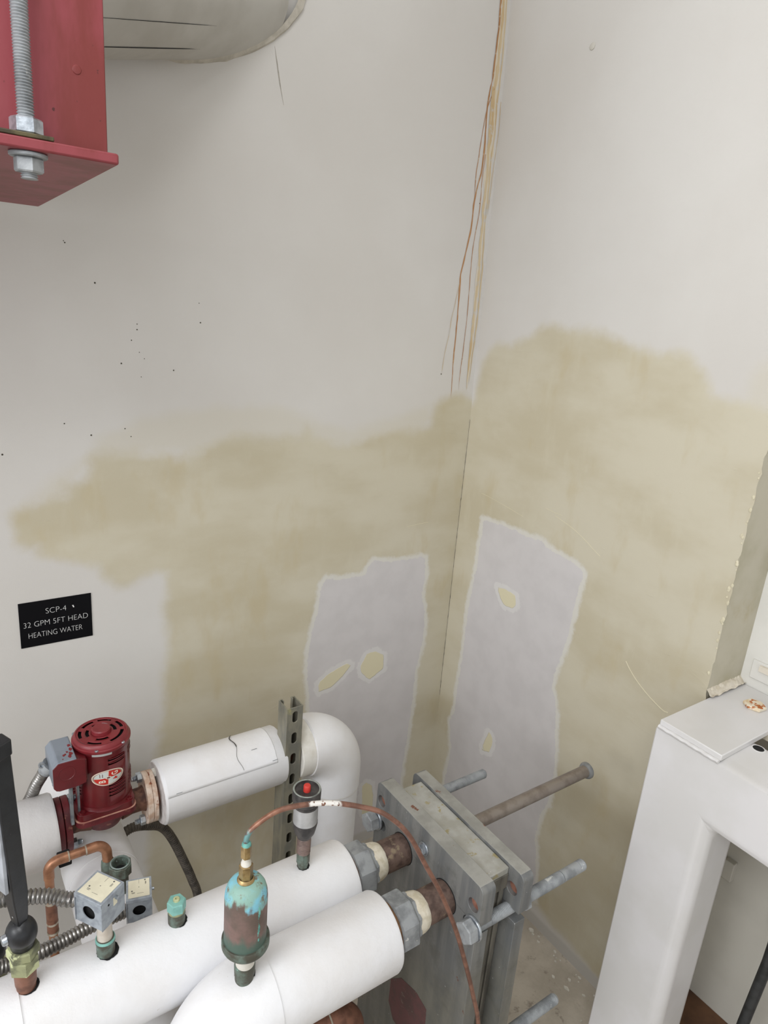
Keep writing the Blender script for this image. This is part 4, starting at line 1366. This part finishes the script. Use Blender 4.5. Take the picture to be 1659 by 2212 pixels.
# ---------------------------------------------------------------- sensor boxes
def sensor_box(label, c, w, d, h, rz, zt, hole_r, tilt=(0, 0)):
    """c: centre x,y; w across the hole face, d deep, zt top height"""
    t = thing('sensor_box', label, 'electrical box', (c[0], c[1], zt - h), 'small grey sensor boxes on stems')
    R = Matrix.Translation((c[0], c[1], zt)) @ Matrix.Rotation(rz, 4, 'Z') @ Matrix.Rotation(tilt[0], 4, 'X') @ Matrix.Rotation(tilt[1], 4, 'Y')

    def part(nm, bm, m, **k):
        bmesh.ops.transform(bm, matrix=R, verts=bm.verts)
        return obj(nm, bm, m, t, **k)
    # cover: top and two side cheeks; body: hole face
    bm = BM(); box(bm, (-w / 2, -d / 2, -0.0014), (w / 2, d / 2, 0.0)); box(bm, (w / 2 - 0.0012, -d / 2, -h), (w / 2, d / 2, -0.001)); box(bm, (-w / 2, -d / 2, -h), (-w / 2 + 0.0012, d / 2, -0.001)); box(bm, (-w / 2, -d / 2, -0.007), (w / 2, -d / 2 + 0.0012, -0.001))
    part('cover', bm, M['greyzinc'], bevel=0.0006)
    bm = BM()
    plate(bm, [(-w / 2 + 0.0016, -h), (w / 2 - 0.0016, -h), (w / 2 - 0.0016, -0.002), (-w / 2 + 0.0016, -0.002)], [circ(0, -h * 0.53, hole_r, 28)], (0, -d / 2 + 0.0014, 0), (1, 0, 0), (0, 0, 1), (0, 1, 0), 0.0012)
    box(bm, (-w / 2 + 0.0016, d / 2 - 0.003, -h), (w / 2 - 0.0016, d / 2 - 0.0016, -0.002))
    box(bm, (-w / 2 + 0.0016, -d / 2 + 0.002, -h), (w / 2 - 0.0016, d / 2 - 0.002, -h + 0.0012))
    part('body', bm, M['greyzinc'])
    bm = BM(); box(bm, (-w / 2 + 0.003, -d / 2 + 0.008, -h + 0.003), (w / 2 - 0.003, d / 2 - 0.006, -0.004)); part('inside', bm, M['dark'])
    bm = BM(); box(bm, (-w / 2 + 0.0035, -d / 2 + 0.0035, 0.0002), (w / 2 - 0.0035, d / 2 - 0.0035, 0.0005)); lb = part('paper_label', bm, M['cream'])
    for (x, y, w2, h2) in ((-w * .22, -d * .18, 0.0055, 0.0007), (-w * .22, -d * .22, 0.0045, 0.0006), (w * .25, d * .22, 0.0006, 0.006), (w * .28, d * .22, 0.0006, 0.005), (0, d * .05, 0.0012, 0.0012), (w * .05, -d * .25, 0.010, 0.0003), (0.0, d * .32, 0.0003, 0.008)):
        bm = BM(); box(bm, (x - w2 / 2, y - h2 / 2, 0.0004), (x + w2 / 2, y + h2 / 2, 0.0007))
        bmesh.ops.transform(bm, matrix=R, verts=bm.verts)
        obj('print', bm, M['ink'], lb)
    for (x, y) in ((-w * .27, -d * .1), (w * .24, d * .36)):
        bm = BM(); lathe(bm, (x, y, 0.0004), (0, 0, 1), [(0, 0.0013), (0.0003, 0.0013)], 14)
        bmesh.ops.transform(bm, matrix=R, verts=bm.verts)
        obj('print', bm, M['ink'], lb)
    bm = BM(); cyl(bm, (w / 2, d * .1, -0.010), (w / 2 + 0.004, d * .1, -0.010), 0.0026, seg=12); part('screw', bm, M['zinc_bright'])
    return t, R, part


M['greyzinc'] = pmat('mottled_grey_zinc', (158, 165, 172), (136, 142, 150), 90, rough=0.45, metal=0.1, bump=0.3, bs=260)
b1, R1, part1 = sensor_box('tilted grey sensor box on a clear stem, nearer of the pair', (0.1596, 0.8290), 0.0488, 0.0450, 0.0480, radians(-56), 0.8800, 0.0108, (0, 0))
bm = BM(); box(bm, (0.0243, 0.000, -0.022), (0.0249, 0.007, -0.009)); part1('side_sticker', bm, M['cream'])
bm = BM(); lathe(bm, (0.0240, -0.009, -0.012), (1, 0, 0), [(0, 0.0016), (0.0008, 0.0016)], 12); part1('screw_hole', bm, M['dark'])
bm = BM(); cyl(bm, (0.1640, 0.829, 0.786), (0.1640, 0.829, 0.8335), 0.0108, 0.0100); obj('stem', bm, pmat('milky_pipe_stem', (206, 198, 186), (184, 172, 158), 30, rough=0.4, bump=0.3), b1)
bm = BM(); lathe(bm, (0.1645, 0.829, 0.755), (0, 0, 1), [(0, 0.0118), (0.006, 0.0128), (0.022, 0.0128), (0.024, 0.0135), (0.030, 0.0135), (0.033, 0.0118)], 24); obj('fitting', bm, M['verd_dark'], b1)
bm = BM(); lathe(bm, (0.1645, 0.829, 0.7835), (0, 0, 1), [(0, 0.0139), (0.003, 0.0134), (0.004, 0.0112)], 24, cap=False); obj('green_ring', bm, M['mint'], b1)
b2, R2, part2 = sensor_box('squarer grey sensor box with a round black hole, farther of the pair', (0.2405, 0.9330), 0.0400, 0.0430, 0.0480, radians(-15), 0.7440, 0.0102)
bm = BM(); cyl(bm, (0.2405, 0.935, 0.60), (0.2405, 0.935, 0.697), 0.0102); obj('stem', bm, M['verd_dark'], b2)
bm = BM()
flex(bm, [(0.1450, 0.8470, 0.8545), (0.1330, 0.8480, 0.8560), (0.1200, 0.8500, 0.8600), (0.1000, 0.8620, 0.8655), (0.070, 0.872, 0.8700), (0.045, 0.882, 0.8700), (0.02, 0.90, 0.860), (-0.01, 0.93, 0.82), (-0.04, 0.97, 0.7), (-0.05, 1.0, 0.5), (-0.05, 1.02, 0.02)], 0.0108, 0.0058, 0.2)
obj('flexible_conduit', bm, M['flex'], label='upper silver conduit running left from the nearer sensor box', cat='conduit')
bm = BM()
flex(bm, [(0.2180, 0.930, 0.712), (0.2000, 0.926, 0.7150), (0.160, 0.920, 0.7200), (0.120, 0.913, 0.7210), (0.080, 0.905, 0.7260), (0.040, 0.905, 0.728), (0.010, 0.905, 0.735), (-0.02, 0.92, 0.72), (-0.08, 0.95, 0.6), (-0.1, 0.95, 0.02)], 0.0112, 0.0060, 0.2)
obj('flexible_conduit', bm, M['flex'], label='lower silver conduit running left from the farther sensor box', cat='conduit')

# ---------------------------------------------------------------- capped plug on the long pipe
t = thing('test_plug', 'mint green hexagonal capped plug between sensor box and air vent', 'fitting', (0.2690, P2Y, 0.757))
qx, qy = 0.2690, P2Y
bm = BM(); lathe(bm, (qx, qy, 0.745), (0, 0, 1), [(0, 0.0112), (0.012, 0.0112), (0.013, 0.0128), (0.030, 0.0132), (0.034, 0.0122), (0.036, 0.0105)], 26); obj('socket', bm, M['verd_dark'], t)
bm = BM(); lathe(bm, (qx, qy, 0.7785), (0, 0, 1), [(0, 0.0126), (0.0025, 0.0132), (0.0045, 0.0122)], 26, cap=False); obj('green_ring', bm, M['verd_green'], t)
bm = BM(); hexa(bm, (qx, qy, 0.781), (qx, qy, 0.7995), 0.0142, 0.35); obj('hex_cap', bm, M['mint'], t)
bm = BM(); lathe(bm, (qx, qy, 0.7995), (0, 0, 1), [(0, 0.0052), (0.003, 0.0048), (0.0035, 0.0038), (0.0035, 0.0022), (0.0015, 0.002), (0.0015, 0)], 18); obj('nub', bm, M['verd_green'], t)

# ---------------------------------------------------------------- small vent with a red button
vx, vy = 0.4885, P2Y
t = thing('relief_vent', 'silver banded air vent with a red button on top, behind the copper tube', 'valve', (vx, vy, 0.757))
bm = BM(); lathe(bm, (vx, vy, 0.750), (0, 0, 1), [(0, 0.0090), (0.006, 0.0096), (0.018, 0.0095), (0.018, 0.0112), (0.036, 0.0114), (0.038, 0.0100), (0.044, 0.0100)], 8, 0.3); jitter(bm, 0.0006, 200); obj('foot_nut', bm, M['verd_dark'], t)
bm = BM(); thread(bm, (vx, vy, 0.790), (vx, vy, 0.826), 0.0120, 0.0032, 0.035, 30); obj('threaded_neck', bm, pmat('brown_thread', (132, 112, 104), (102, 86, 80), 60, rough=0.5, metal=0.4), t)
bm = BM(); lathe(bm, (vx, vy, 0.822), (0, 0, 1), [(0, 0.0122), (0.004, 0.0135), (0.010, 0.0172), (0.018, 0.0190), (0.026, 0.0205), (0.030, 0.0212), (0.033, 0.0212), (0.033, 0.0200)], 40); obj('cone', bm, M['dark_metal'], t)
bm = BM(); lathe(bm, (vx, vy, 0.853), (0, 0, 1), [(0, 0.0200), (0.001, 0.0207), (0.0350, 0.0205), (0.036, 0.0196)], 48); obj('silver_band', bm, M['alu'], t)
bm = BM(); lathe(bm, (vx, vy, 0.8865), (0, 0, 1), [(0, 0.0205), (0.004, 0.0210), (0.0045, 0.0200), (0.0065, 0.0200), (0.007, 0.0215), (0.012, 0.0236), (0.030, 0.0240), (0.0325, 0.0232), (0.0325, 0.0203), (0.028, 0.0198), (0.028, 0)], 48); obj('cap', bm, M['dark_metal'], t)
bm = BM(); lathe(bm, (vx, vy, 0.9190), (0, 0, 1), [(0, 0.0203), (0.0008, 0.0215), (0, 0.0232)], 48, cap=False); obj('cap_lip', bm, pmat('scuffed_pale_lip', (150, 156, 148), (100, 102, 98), 60, rough=0.6, metal=0.3), t)
bm = BM(); lathe(bm, (vx, vy, 0.9135), (0, 0, 1), [(0, 0.0062), (0.011, 0.0060), (0.0125, 0.0050), (0.013, 0)], 24); obj('button', bm, M['redbutton'], t)

# ---------------------------------------------------------------- automatic air vent bottle and its copper tube
ax, ay = 0.3205, 0.690
t = thing('air_vent', 'bottle-shaped copper air vent with blue-green verdigris on the nearest white pipe', 'valve', (ax + .002, ay, 0.757))
bm = BM(); lathe(bm, (0.3228, 0.694, 0.745), (0, 0, 1), [(0, 0.0135), (0.016, 0.0140), (0.020, 0.0148), (0.036, 0.0150), (0.039, 0.0138), (0.042, 0.013)], 30); jitter(bm, 0.0006, 120); obj('foot', bm, M['verd_dark'], t)
bm = BM(); cyl(bm, (0.3223, 0.692, 0.785), (0.3215, 0.690, 0.806), 0.0134, 0.0142); obj('paper_wrap', bm, M['jacket_old'], t)
bm = BM(); lathe(bm, (0.3212, ay, 0.802), (0, 0, 1), [(0, 0.0140), (0.005, 0.0175), (0.010, 0.0225), (0.016, 0.0290), (0.0205, 0.0322), (0.0235, 0.0334), (0.033, 0.0334), (0.0345, 0.0325), (0.0345, 0.0305)], 56); obj('lower_bowl', bm, M['verd_dark2'] if 'verd_dark2' in M else M['verd_dark'], t)
bm = BM(); lathe(bm, (0.3203, ay, 0.834), (0, 0, 1), [(0, 0.0302), (0.003, 0.0296), (0.074, 0.0294), (0.083, 0.0286), (0.090, 0.0266), (0.096, 0.0232), (0.100, 0.019), (0.102, 0.015), (0.1025, 0.0)], 56); obj('body', bm, M['ventbody'], t)
bm = BM()
for k in range(14):
    zz = 0.908 - k * 0.0042
    aa = radians(-78 + 1.5 * sin(k))
    rr_ = 0.0014 + 0.0008 * sin(k * 0.9) + (0.0009 if k == 13 else 0)
    bmesh.ops.create_icosphere(bm, subdivisions=1, radius=rr_, matrix=Matrix.Translation((0.3203 + 0.0292 * cos(aa), ay + 0.0292 * sin(aa), zz)) @ Matrix.Diagonal((1, 0.5, 2.2, 1)))
obj('verdigris_drip', bm, M['verdigris'], t)
bm = BM(); lathe(bm, (0.3190, ay, 0.935), (0, 0, 1), [(0, 0.0118), (0.002, 0.0122), (0.004, 0.0112), (0.006, 0.0098)], 30, cap=False); obj('brass_collar', bm, M['brass'], t)
bm = BM(); hexa(bm, (0.3188, ay, 0.936), (0.3186, ay, 0.9625), 0.0096, 0.2); obj('brass_hex', bm, M['brass'], t)
bm = BM(); lathe(bm, (0.3186, ay, 0.962), (0, 0, 1), [(0, 0.0072), (0.003, 0.0070), (0.006, 0.0058), (0.009, 0.0055), (0.012, 0.0060)], 20); obj('seal', bm, M['chip'], t)
bm = BM(); hexa(bm, (0.3184, ay, 0.974), (0.3184, ay, 0.9945), 0.0073, 0.35); obj('brass_nut', bm, M['brass'], t)
bm = BM(); lathe(bm, (0.3184, ay, 0.9940), (0, 0, 1), [(0, 0.0066), (0.003, 0.0060), (0.005, 0.0042)], 20); obj('verdigris_top', bm, M['verdigris'], t)
bm = BM()
tp = [(0.3184, 0.69, 0.990), (0.3186, 0.69, 1.003), (0.3288, 0.689, 1.0195), (0.3600, 0.6855, 1.0310), (0.4010, 0.680, 1.0265), (0.4440, 0.674, 1.0130), (0.4830, 0.6665, 0.9995)]
tp = [(x * (1.0), y, z) for x, y, z in tp]


def along(x0, z0, y0, y1):
    """slide a point measured in plane y0 to plane y1 along its sight line"""
    k = y1 / y0
    return (x0 * k, y1, 1.7 + (z0 - 1.7) * k)


tp = [(0.3184, 0.69, 0.990), (0.3184, 0.69, 1.0055), along(.3293, 1.0195, .69, .689), along(.3628, 1.0303, .69, .686), along(.4056, 1.0234, .69, .680),
      along(.4515, 1.0071, .69, .672), along(.5012, .9803, .69, .660), along(.5462, .949, .69, .645), along(.5972, .8899, .69, .628), along(.646, .8017, .69, .612),
      along(.6932, .7132, .69, .600), along(.7406, .6077, .69, .590), along(.7787, .5063, .69, .582), along(.8158, .3991, .69, .576), along(.8453, .3009, .69, .572), (0.712, 0.566, 0.42), (0.716, 0.562, 0.20), (0.716, 0.560, 0.005)]
tube(bm, smooth_path(tp, 10), 0.0037, 16)
obj('copper_tube', bm, M['tube'], label='thin copper tube arching from the air vent down past the heat exchanger', cat='tube')

# ---------------------------------------------------------------- thermometers
tm = thing('thermometer', 'long black cased thermometer standing on the long white pipe at far left', 'thermometer', (0.060, P2Y, 0.757))


def thermo(t, ox, oy, oz):
    rz = radians(-66)
    c = Vector((ox, oy, 0))
    R = Matrix.Translation((ox, oy, oz)) @ Matrix.Rotation(rz, 4, 'Z')

    def part(nm, bm, m, **k):
        bmesh.ops.transform(bm, matrix=R, verts=bm.verts)
        return obj(nm, bm, m, t, **k)
    # case: tapering V-shaped box; local -Y is the scale side
    bm = BM()
    prof = [(0.118, 0.0085, 0.008), (0.150, 0.0105, 0.0105), (0.165, 0.0115, 0.0115), (0.385, 0.0120, 0.0125)]
    rings = []
    sh = lambda z: -0.0085 * cos(rz) * max(0, (z - 0.12) / 0.26)
    sy = lambda z: 0.0085 * sin(rz) * max(0, (z - 0.12) / 0.26)
    for z, w, d in prof:
        rings.append([bm.verts.new(v) for v in ((-w + sh(z), -d + sy(z), z), (-w * 0.7 + sh(z), d + sy(z), z), (w * 0.7 + sh(z), d + sy(z), z), (w + sh(z), -d + sy(z), z))])
    for a, b in zip(rings, rings[1:]):
        for k in range(4):
            bm.faces.new((a[k], a[(k + 1) % 4], b[(k + 1) % 4], b[k]))
    bm.faces.new(rings[0]); bm.faces.new(rings[-1])
    part('case', bm, M['black'], bevel=0.002)
    bm = BM(); box(bm, (-0.0085, -0.0150 - 0.004, 0.180), (0.0065, -0.0118 - 0.003, 0.372)); part('scale_glass', bm, M['glass_face'])
    bm = BM()
    plate(bm, [(-0.0150, -0.0150), (0.0150, -0.0150), (0.0105, 0.0140), (-0.0105, 0.0140)], [], (sh(0.39), sy(0.39), 0.378), (1, 0, 0), (0, 1, 0), (0, 0, 1), 0.022)
    part('top_cap', bm, M['black'], bevel=0.002)
    bm = BM(); bmesh.ops.create_uvsphere(bm, u_segments=28, v_segments=16, radius=0.0205, matrix=Matrix.Translation((0, 0, 0.098)) @ Matrix.Diagonal((1, 0.95, 1.1, 1))); part('swivel_joint', bm, M['black'])
    bm = BM(); lathe(bm, (-0.004, -0.012, 0.098), (-0.25, -1, 0), [(0, 0.0075), (0.010, 0.0070), (0.0115, 0.006), (0.0115, 0)], 20); part('pivot_screw', bm, M['zinc_bright'])
    bm = BM(); lathe(bm, (0, 0, 0.074), (0, 0, 1), [(0, 0.0135), (0.004, 0.0150), (0.014, 0.016)], 26); part('collar', bm, M['black'])
    bm = BM(); hexa(bm, (0, 0, 0.060), (0, 0, 0.0755), 0.0205, 0.4); part('union_nut', bm, M['verd_green'])
    bm = BM(); hexa(bm, (0, 0, 0.036), (0, 0, 0.0595), 0.0195, 0.1); part('well_hex', bm, M['verd_green'])
    bm = BM(); lathe(bm, (0, 0, -0.008), (0, 0, 1), [(0, 0.0122), (0.018, 0.0126), (0.019, 0.0136), (0.036, 0.0142), (0.042, 0.0152), (0.044, 0.0145)], 28); part('copper_adapter', bm, M['copper_dark'])


thermo(tm, 0.0598, P2Y, 0.757)
tm2 = thing('thermometer', 'second black thermometer half out of frame, its green fitting behind the long pipe', 'thermometer', (0.031, 0.965, 0.0))
thermo(tm2, 0.028, 0.965, 0.605)
bm = BM(); cyl(bm, (0.028, 0.965, 0.0), (0.028, 0.965, 0.602), 0.0137); obj('copper_riser', bm, M['copper_dark'], tm2)

# ---------------------------------------------------------------- plate heat exchanger
FX0, FX1, BX0, BX1 = 0.7100, 0.7400, 0.7900, 0.8150
BZ_ = 0.6930
HT = 0.784


def ex_outline(ya, yb, r=0.013, notch_h=0.0120, notch_d=0.026, low=0.004):
    """end plate with rounded top corners and open bolt slots in both edges; (y, z)"""
    out = []
    # start bottom left (ya), go up
    out += [(ya, 0.06)]
    for zc in (0.35, BZ_):
        out += [(ya + (low if zc < 1 else 0), zc - notch_h), (ya + notch_d, zc - notch_h)]
        out += [(ya + notch_d + notch_h * sin(pi * k / 6), zc - notch_h * cos(pi * k / 6)) for k in range(1, 6)]
        out += [(ya + notch_d, zc + notch_h), (ya, zc + notch_h)]
    out += [(ya + r - r * cos(radians(90 * k / 5)), HT - r + r * sin(radians(90 * k / 5))) for k in range(6)]
    out += [(yb - r + r * sin(radians(90 * k / 5)), HT - r + r * cos(radians(90 * k / 5))) for k in range(6)]
    for zc in (BZ_, 0.35):
        out += [(yb, zc + notch_h), (yb - notch_d, zc + notch_h)]
        out += [(yb - notch_d - notch_h * sin(pi * k / 6), zc + notch_h * cos(pi * k / 6)) for k in range(1, 6)]
        out += [(yb - notch_d, zc - notch_h), (yb, zc - notch_h)]
    out += [(yb, 0.06)]
    return out


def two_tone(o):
    """light from above put into the colour: paler upward faces"""
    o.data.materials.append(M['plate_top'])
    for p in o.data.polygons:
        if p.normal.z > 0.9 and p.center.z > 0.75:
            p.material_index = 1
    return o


M['rust_inside'] = pmat('brown_rust_bore', (150, 104, 86), (120, 76, 62), 60, rough=0.8, bump=0.6)
hx = thing('heat_exchanger', 'grey bolted plate heat exchanger fed by the two front pipes', 'heat exchanger', (0.76, 0.77, 0.0))
FYA, FYB = 0.6125, 0.9265
bm = BM()
plate(bm, ex_outline(FYA, FYB), [circ(0.6315, 0.7372, 0.0125), circ(0.9095, 0.7445, 0.0120)], (FX0, 0, 0), (0, 1, 0), (0, 0, 1), (1, 0, 0), FX1 - FX0)
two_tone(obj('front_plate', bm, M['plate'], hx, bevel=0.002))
bm = BM()
plate(bm, ex_outline(FYA - 0.015, FYB - 0.012), [circ(0.621, 0.742, 0.0125), circ(0.896, 0.7445, 0.0120)], (BX0, 0, 0), (0, 1, 0), (0, 0, 1), (1, 0, 0), BX1 - BX0)
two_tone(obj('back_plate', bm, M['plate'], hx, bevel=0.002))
# rusty bottoms of the lifting holes
for x0, y, z in ((FX0, 0.6315, 0.7372), (FX0, 0.9095, 0.7445), (BX0, 0.621, 0.742), (BX0, 0.896, 0.7445)):
    bm = BM(); cyl(bm, (x0 + 0.009, y, z), (x0 + 0.012, y, z), 0.0127)
    obj('rusty_hole', bm, M['rust_inside'], hx)
# pack of thin plates between, with a cover on top
for i in range(9):
    x = FX1 + 0.0008 + i * 0.0054
    bm = BM()
    dy = 0.0015 * ((i * 7) % 3 - 1)
    box(bm, (x, 0.634 + dy, 0.07), (x + 0.0046, 0.886 + dy, 0.765))
    obj('thin_plate', bm, M['pack'], hx, bevel=0.0012)
bm = BM(); box(bm, (FX1 + 0.0006, 0.633, 0.764), (BX0 - 0.0006, 0.8875, 0.7785)); obj('top_cover', bm, M['pack_top'], hx, bevel=0.002)
bm = BM(); box(bm, (FX1 + 0.001, 0.6315, 0.735), (BX0 - 0.001, 0.6345, 0.765)); obj('side_flap', bm, M['pack'], hx, bevel=0.001)
for ya in (0.66, 0.86):
    bm = BM(); box(bm, (0.69, ya - 0.02, 0.0), (0.835, ya + 0.02, 0.0615)); obj('foot', bm, M['plate'], hx, bevel=0.003)
# faded maroon label low on the front plate
bm = BM()
plate(bm, LABEL_YZ, [], (FX0 - 0.0006, 0, 0), (0, 1, 0), (0, 0, 1), (1, 0, 0), 0.0005)
obj('faded_label', bm, pmat('faded_maroon_label', (98, 64, 64), (84, 62, 60), 40, rough=0.6, bump=0.3, spots=[((120, 108, 100), 70, 0.62, 0.05)]), hx)
# nozzles with white sealant and big union nuts
for nm, ny, nr in (('a', P1Y, 0.0300), ('b', P2Y, 0.0300)):
    nz = 0.694
    bm = BM(); lathe(bm, (0.632, ny, nz), (1, 0, 0), [(0, nr - 0.001), (0.002, nr), (0.078, nr)], 48); obj('nozzle', bm, M['rust_pipe'], hx)
    bm = BM(); lathe(bm, (FX0 - 0.0010, ny, nz), (1, 0, 0), [(0, nr + 0.0006), (0, nr + 0.0013), (0.0012, nr + 0.0013)], 48); obj('port_ring', bm, M['dark'], hx)
    bm = BM(); lathe(bm, (0.630, ny, nz), (1, 0, 0), [(0, 0.0362), (0.004, 0.0360), (0.010, 0.0352), (0.016, 0.0346), (0.019, 0.0336), (0.023, 0.0325), (0.026, 0.0305)], 48); jitter(bm, 0.0006, 160); obj('sealant', bm, M['dope'], hx)
    bm = BM(); lathe(bm, (0.586, ny, nz), (1, 0, 0), [(0, 0.0455), (0.003, 0.049), (0.032, 0.049), (0.036, 0.046), (0.040, 0.040), (0.046, 0.0385), (0.048, 0.036)], 8 if nm == 'a' else 8, 0.2); obj('union_nut', bm, M['zinc_dull'], hx)
    bm = BM(); lathe(bm, (0.5755, ny, nz), (1, 0, 0), [(0, 0.042), (0.002, 0.0465), (0.009, 0.0460), (0.012, 0.043)], 40); jitter(bm, 0.0008, 150); obj('gasket', bm, M['rubber'], hx)
    bm = BM(); cyl(bm, (0.555, ny, nz), (0.60, ny, nz), 0.030); obj('tail_piece', bm, M['copper_dark'], hx)
# small hex bolt in the middle
bm = BM(); cyl(bm, (0.7075, 0.7685, 0.7435), (0.7100, 0.7685, 0.7435), 0.0130, ch=0.0005); obj('washer', bm, M['zinc_bright'], hx)
bm = BM(); hexa(bm, (0.6985, 0.7685, 0.7435), (0.7076, 0.7685, 0.7435), 0.0100, 0.2); obj('bolt_head', bm, M['zinc_bright'], hx)


def stud(y, z, x1, r, head, name='tie_bolt', half=False):
    o = thing('tie_bolt', name, 'bolt', (0.76, y, z)) if False else None
    bm = BM()
    cyl(bm, (FX0 - 0.004, y, z), (FX1 + 0.002, y, z), r * 0.97)
    thread(bm, (FX1 + 0.002, y, z), (x1 - 0.06 if half else x1, y, z), r, 0.0030, 0.06, 24)
    if half:
        cyl(bm, (x1 - 0.062, y, z), (x1 - 0.016, y, z), r * 0.97, seg=24)
        thread(bm, (x1 - 0.016, y, z), (x1, y, z), r, 0.0030, 0.05, 24)
    b = obj('tie_bolt', bm, M['zinc_dull'], hx)
    bm = BM(); hexa(bm, (FX0 - 0.0045 - head, y, z), (FX0 - 0.0045, y, z), 0.0205, 0.25); obj('head', bm, M['zinc_dull'], b)
    bm = BM(); cyl(bm, (FX0 - 0.0045, y, z), (FX0 - 0.0002, y, z), 0.0220, ch=0.0008); obj('washer', bm, M['zinc_bright'], b)
    bm = BM(); hexa(bm, (BX1 + 0.001, y, z), (BX1 + 0.019, y, z), 0.0190, 0.25); obj('nut', bm, M['zinc_dull'], b)


stud(0.6220, BZ_ + 0.0045, 0.990, 0.0112, 0.020, half=True)
stud(0.9205, BZ_ + 0.001, 1.006, 0.0105, 0.020)
stud(0.6220, 0.352, 0.990, 0.0112, 0.020)
stud(0.9205, 0.352, 1.006, 0.0105, 0.020)
# carrying bar
bm = BM()
lathe(bm, (BX1 - 0.002, 0.770, 0.7455), (1, 0, 0), [(0, 0.0130), (0.348, 0.0130)], 32)
cb = obj('carrying_bar', bm, M['bar'], hx)
bm = BM(); lathe(bm, (1.160, 0.770, 0.7455), (1, 0, 0), [(0, 0.0130), (0.002, 0.0170), (0.005, 0.0185), (0.0085, 0.0185), (0.010, 0.0165), (0.010, 0.0125), (0.006, 0.0115), (0.006, 0)], 32); obj('end_collar', bm, M['plate'], cb)

# big copper pipe below
t = thing('copper_pipe', 'large dull copper pipe seen below the nearest white pipe', 'pipe', (0.5, 0.7, 0.0))
bm = BM()
path = [Vector((0.30, 0.72, 0.520)), Vector((0.46, 0.72, 0.520))] + arc_path((0.538, 0.72, 0.520), (0.49, 0.72, 0.520), (0.538, 0.72, 0.470), 12) + [Vector((0.538, 0.72, 0.0))]
tube(bm, path, 0.0272, 40)
obj('tube', bm, M['copper_dark'], t)
bm = BM(); cyl(bm, (0.487, 0.72, 0.520), (0.4895, 0.72, 0.520), 0.0288); obj('solder_ring', bm, M['solder'], t)

# ---------------------------------------------------------------- white steel frame
t = thing('steel_frame', 'white painted steel post and beam frame on the right', 'frame', (1.25, 0.4, 0.0))
bm = BM()
plate(bm, [(0.6550, 0.0), (0.6550, 0.932), (-1.5, 0.932), (-1.5, 0.0), (-1.35, 0.0), (-1.35, 0.778), (0.5015, 0.778), (0.5015, 0.0)], [], (1.19, 0, 0), (0, 1, 0), (0, 0, 1), (1, 0, 0), 0.132)
obj('welded_tube', bm, M['white_steel'], t, bevel=0.027, seg=8)
bm = BM(); box(bm, (1.1905, 0.5125, 0.9322), (1.499, 0.6440, 0.9450)); cp = obj('cap_plate', bm, M['white_steel'], t, bevel=0.0018)
bm = BM(); tube(bm, [Vector((1.1885 + 0.0006 * sin(k * 0.7), 0.515 + k * 0.0033, 0.9305 + 0.0004 * sin(k * 1.3))) for k in range(40)], 0.0042, 8); obj('weld_bead', bm, M['white_steel'], cp)
bm = BM(); hexa(bm, (1.4200, 0.5740, 0.9452), (1.4200, 0.5740, 0.9540), 0.0225, 0.4); obj('bolt_head', bm, M['rusty_white'], cp)
bm = BM(); lathe(bm, (1.300, 0.4985, 0.9320), (0, 0, 1), [(0, 0.0105), (0.0006, 0.0100), (0.0004, 0.0)], 24); obj('drilled_hole', bm, M['dark'], t)
bm = BM(); lathe(bm, (1.300, 0.4985, 0.9315), (0, 0, 1), [(0, 0.0135), (0.0012, 0.0125), (0.0012, 0.0104)], 24, cap=False); obj('hole_rim', bm, M['white_steel'], t)
bm = BM(); box(bm, (1.560, 0.579, 0.402), (1.5785, 0.604, 0.455)); obj('wall_bracket', bm, M['grey_wall'], label='small white bracket on the shaded wall inside the steel frame', cat='bracket', bevel=0.002)
bm = BM()
tube(bm, [Vector((1.45, 0.418, 0.75)), Vector((1.45, 0.421, 0.377)), Vector((1.45, 0.431, 0.181)), Vector((1.45, 0.436, 0.012))], 0.0118, 20)
obj('black_pipe', bm, pmat('black_pipe_paint', (54, 55, 56), (40, 41, 42), 60, rough=0.5, bump=0.4), label='thin black vertical pipe inside the steel frame at the right edge', cat='pipe')

# ---------------------------------------------------------------- loose paint chips on the floor
for i in range(24):
    if i < 16:
        y = random.uniform(0.72, 1.02)
        x = XW - 0.012 - abs(random.gauss(0, 0.012))
    else:
        y = random.uniform(0.62, 0.95)
        x = random.uniform(1.10, 1.32)
    s = random.uniform(0.0018, 0.005) * (1.9 if i in (3, 9, 18, 20, 22) else 1)
    bm = BM()
    n = 7
    pts = [(s * random.uniform(0.5, 1.1) * cos(2 * pi * k / n), s * random.uniform(0.5, 1.6) * sin(2 * pi * k / n)) for k in range(n)]
    plate(bm, pts, [], (x, y, 0.0002), (1, 0, 0), (0, 1, 0), (0, 0, 1), 0.0016)
    for v in bm.verts:
        if v.co.z > 0.001:
            v.co.z += 0.0012 * random.random()
    obj('paint_chip', bm, M['chip'], label='loose flake of white paint on the concrete by the right wall', cat='debris', group='paint flakes on the floor')
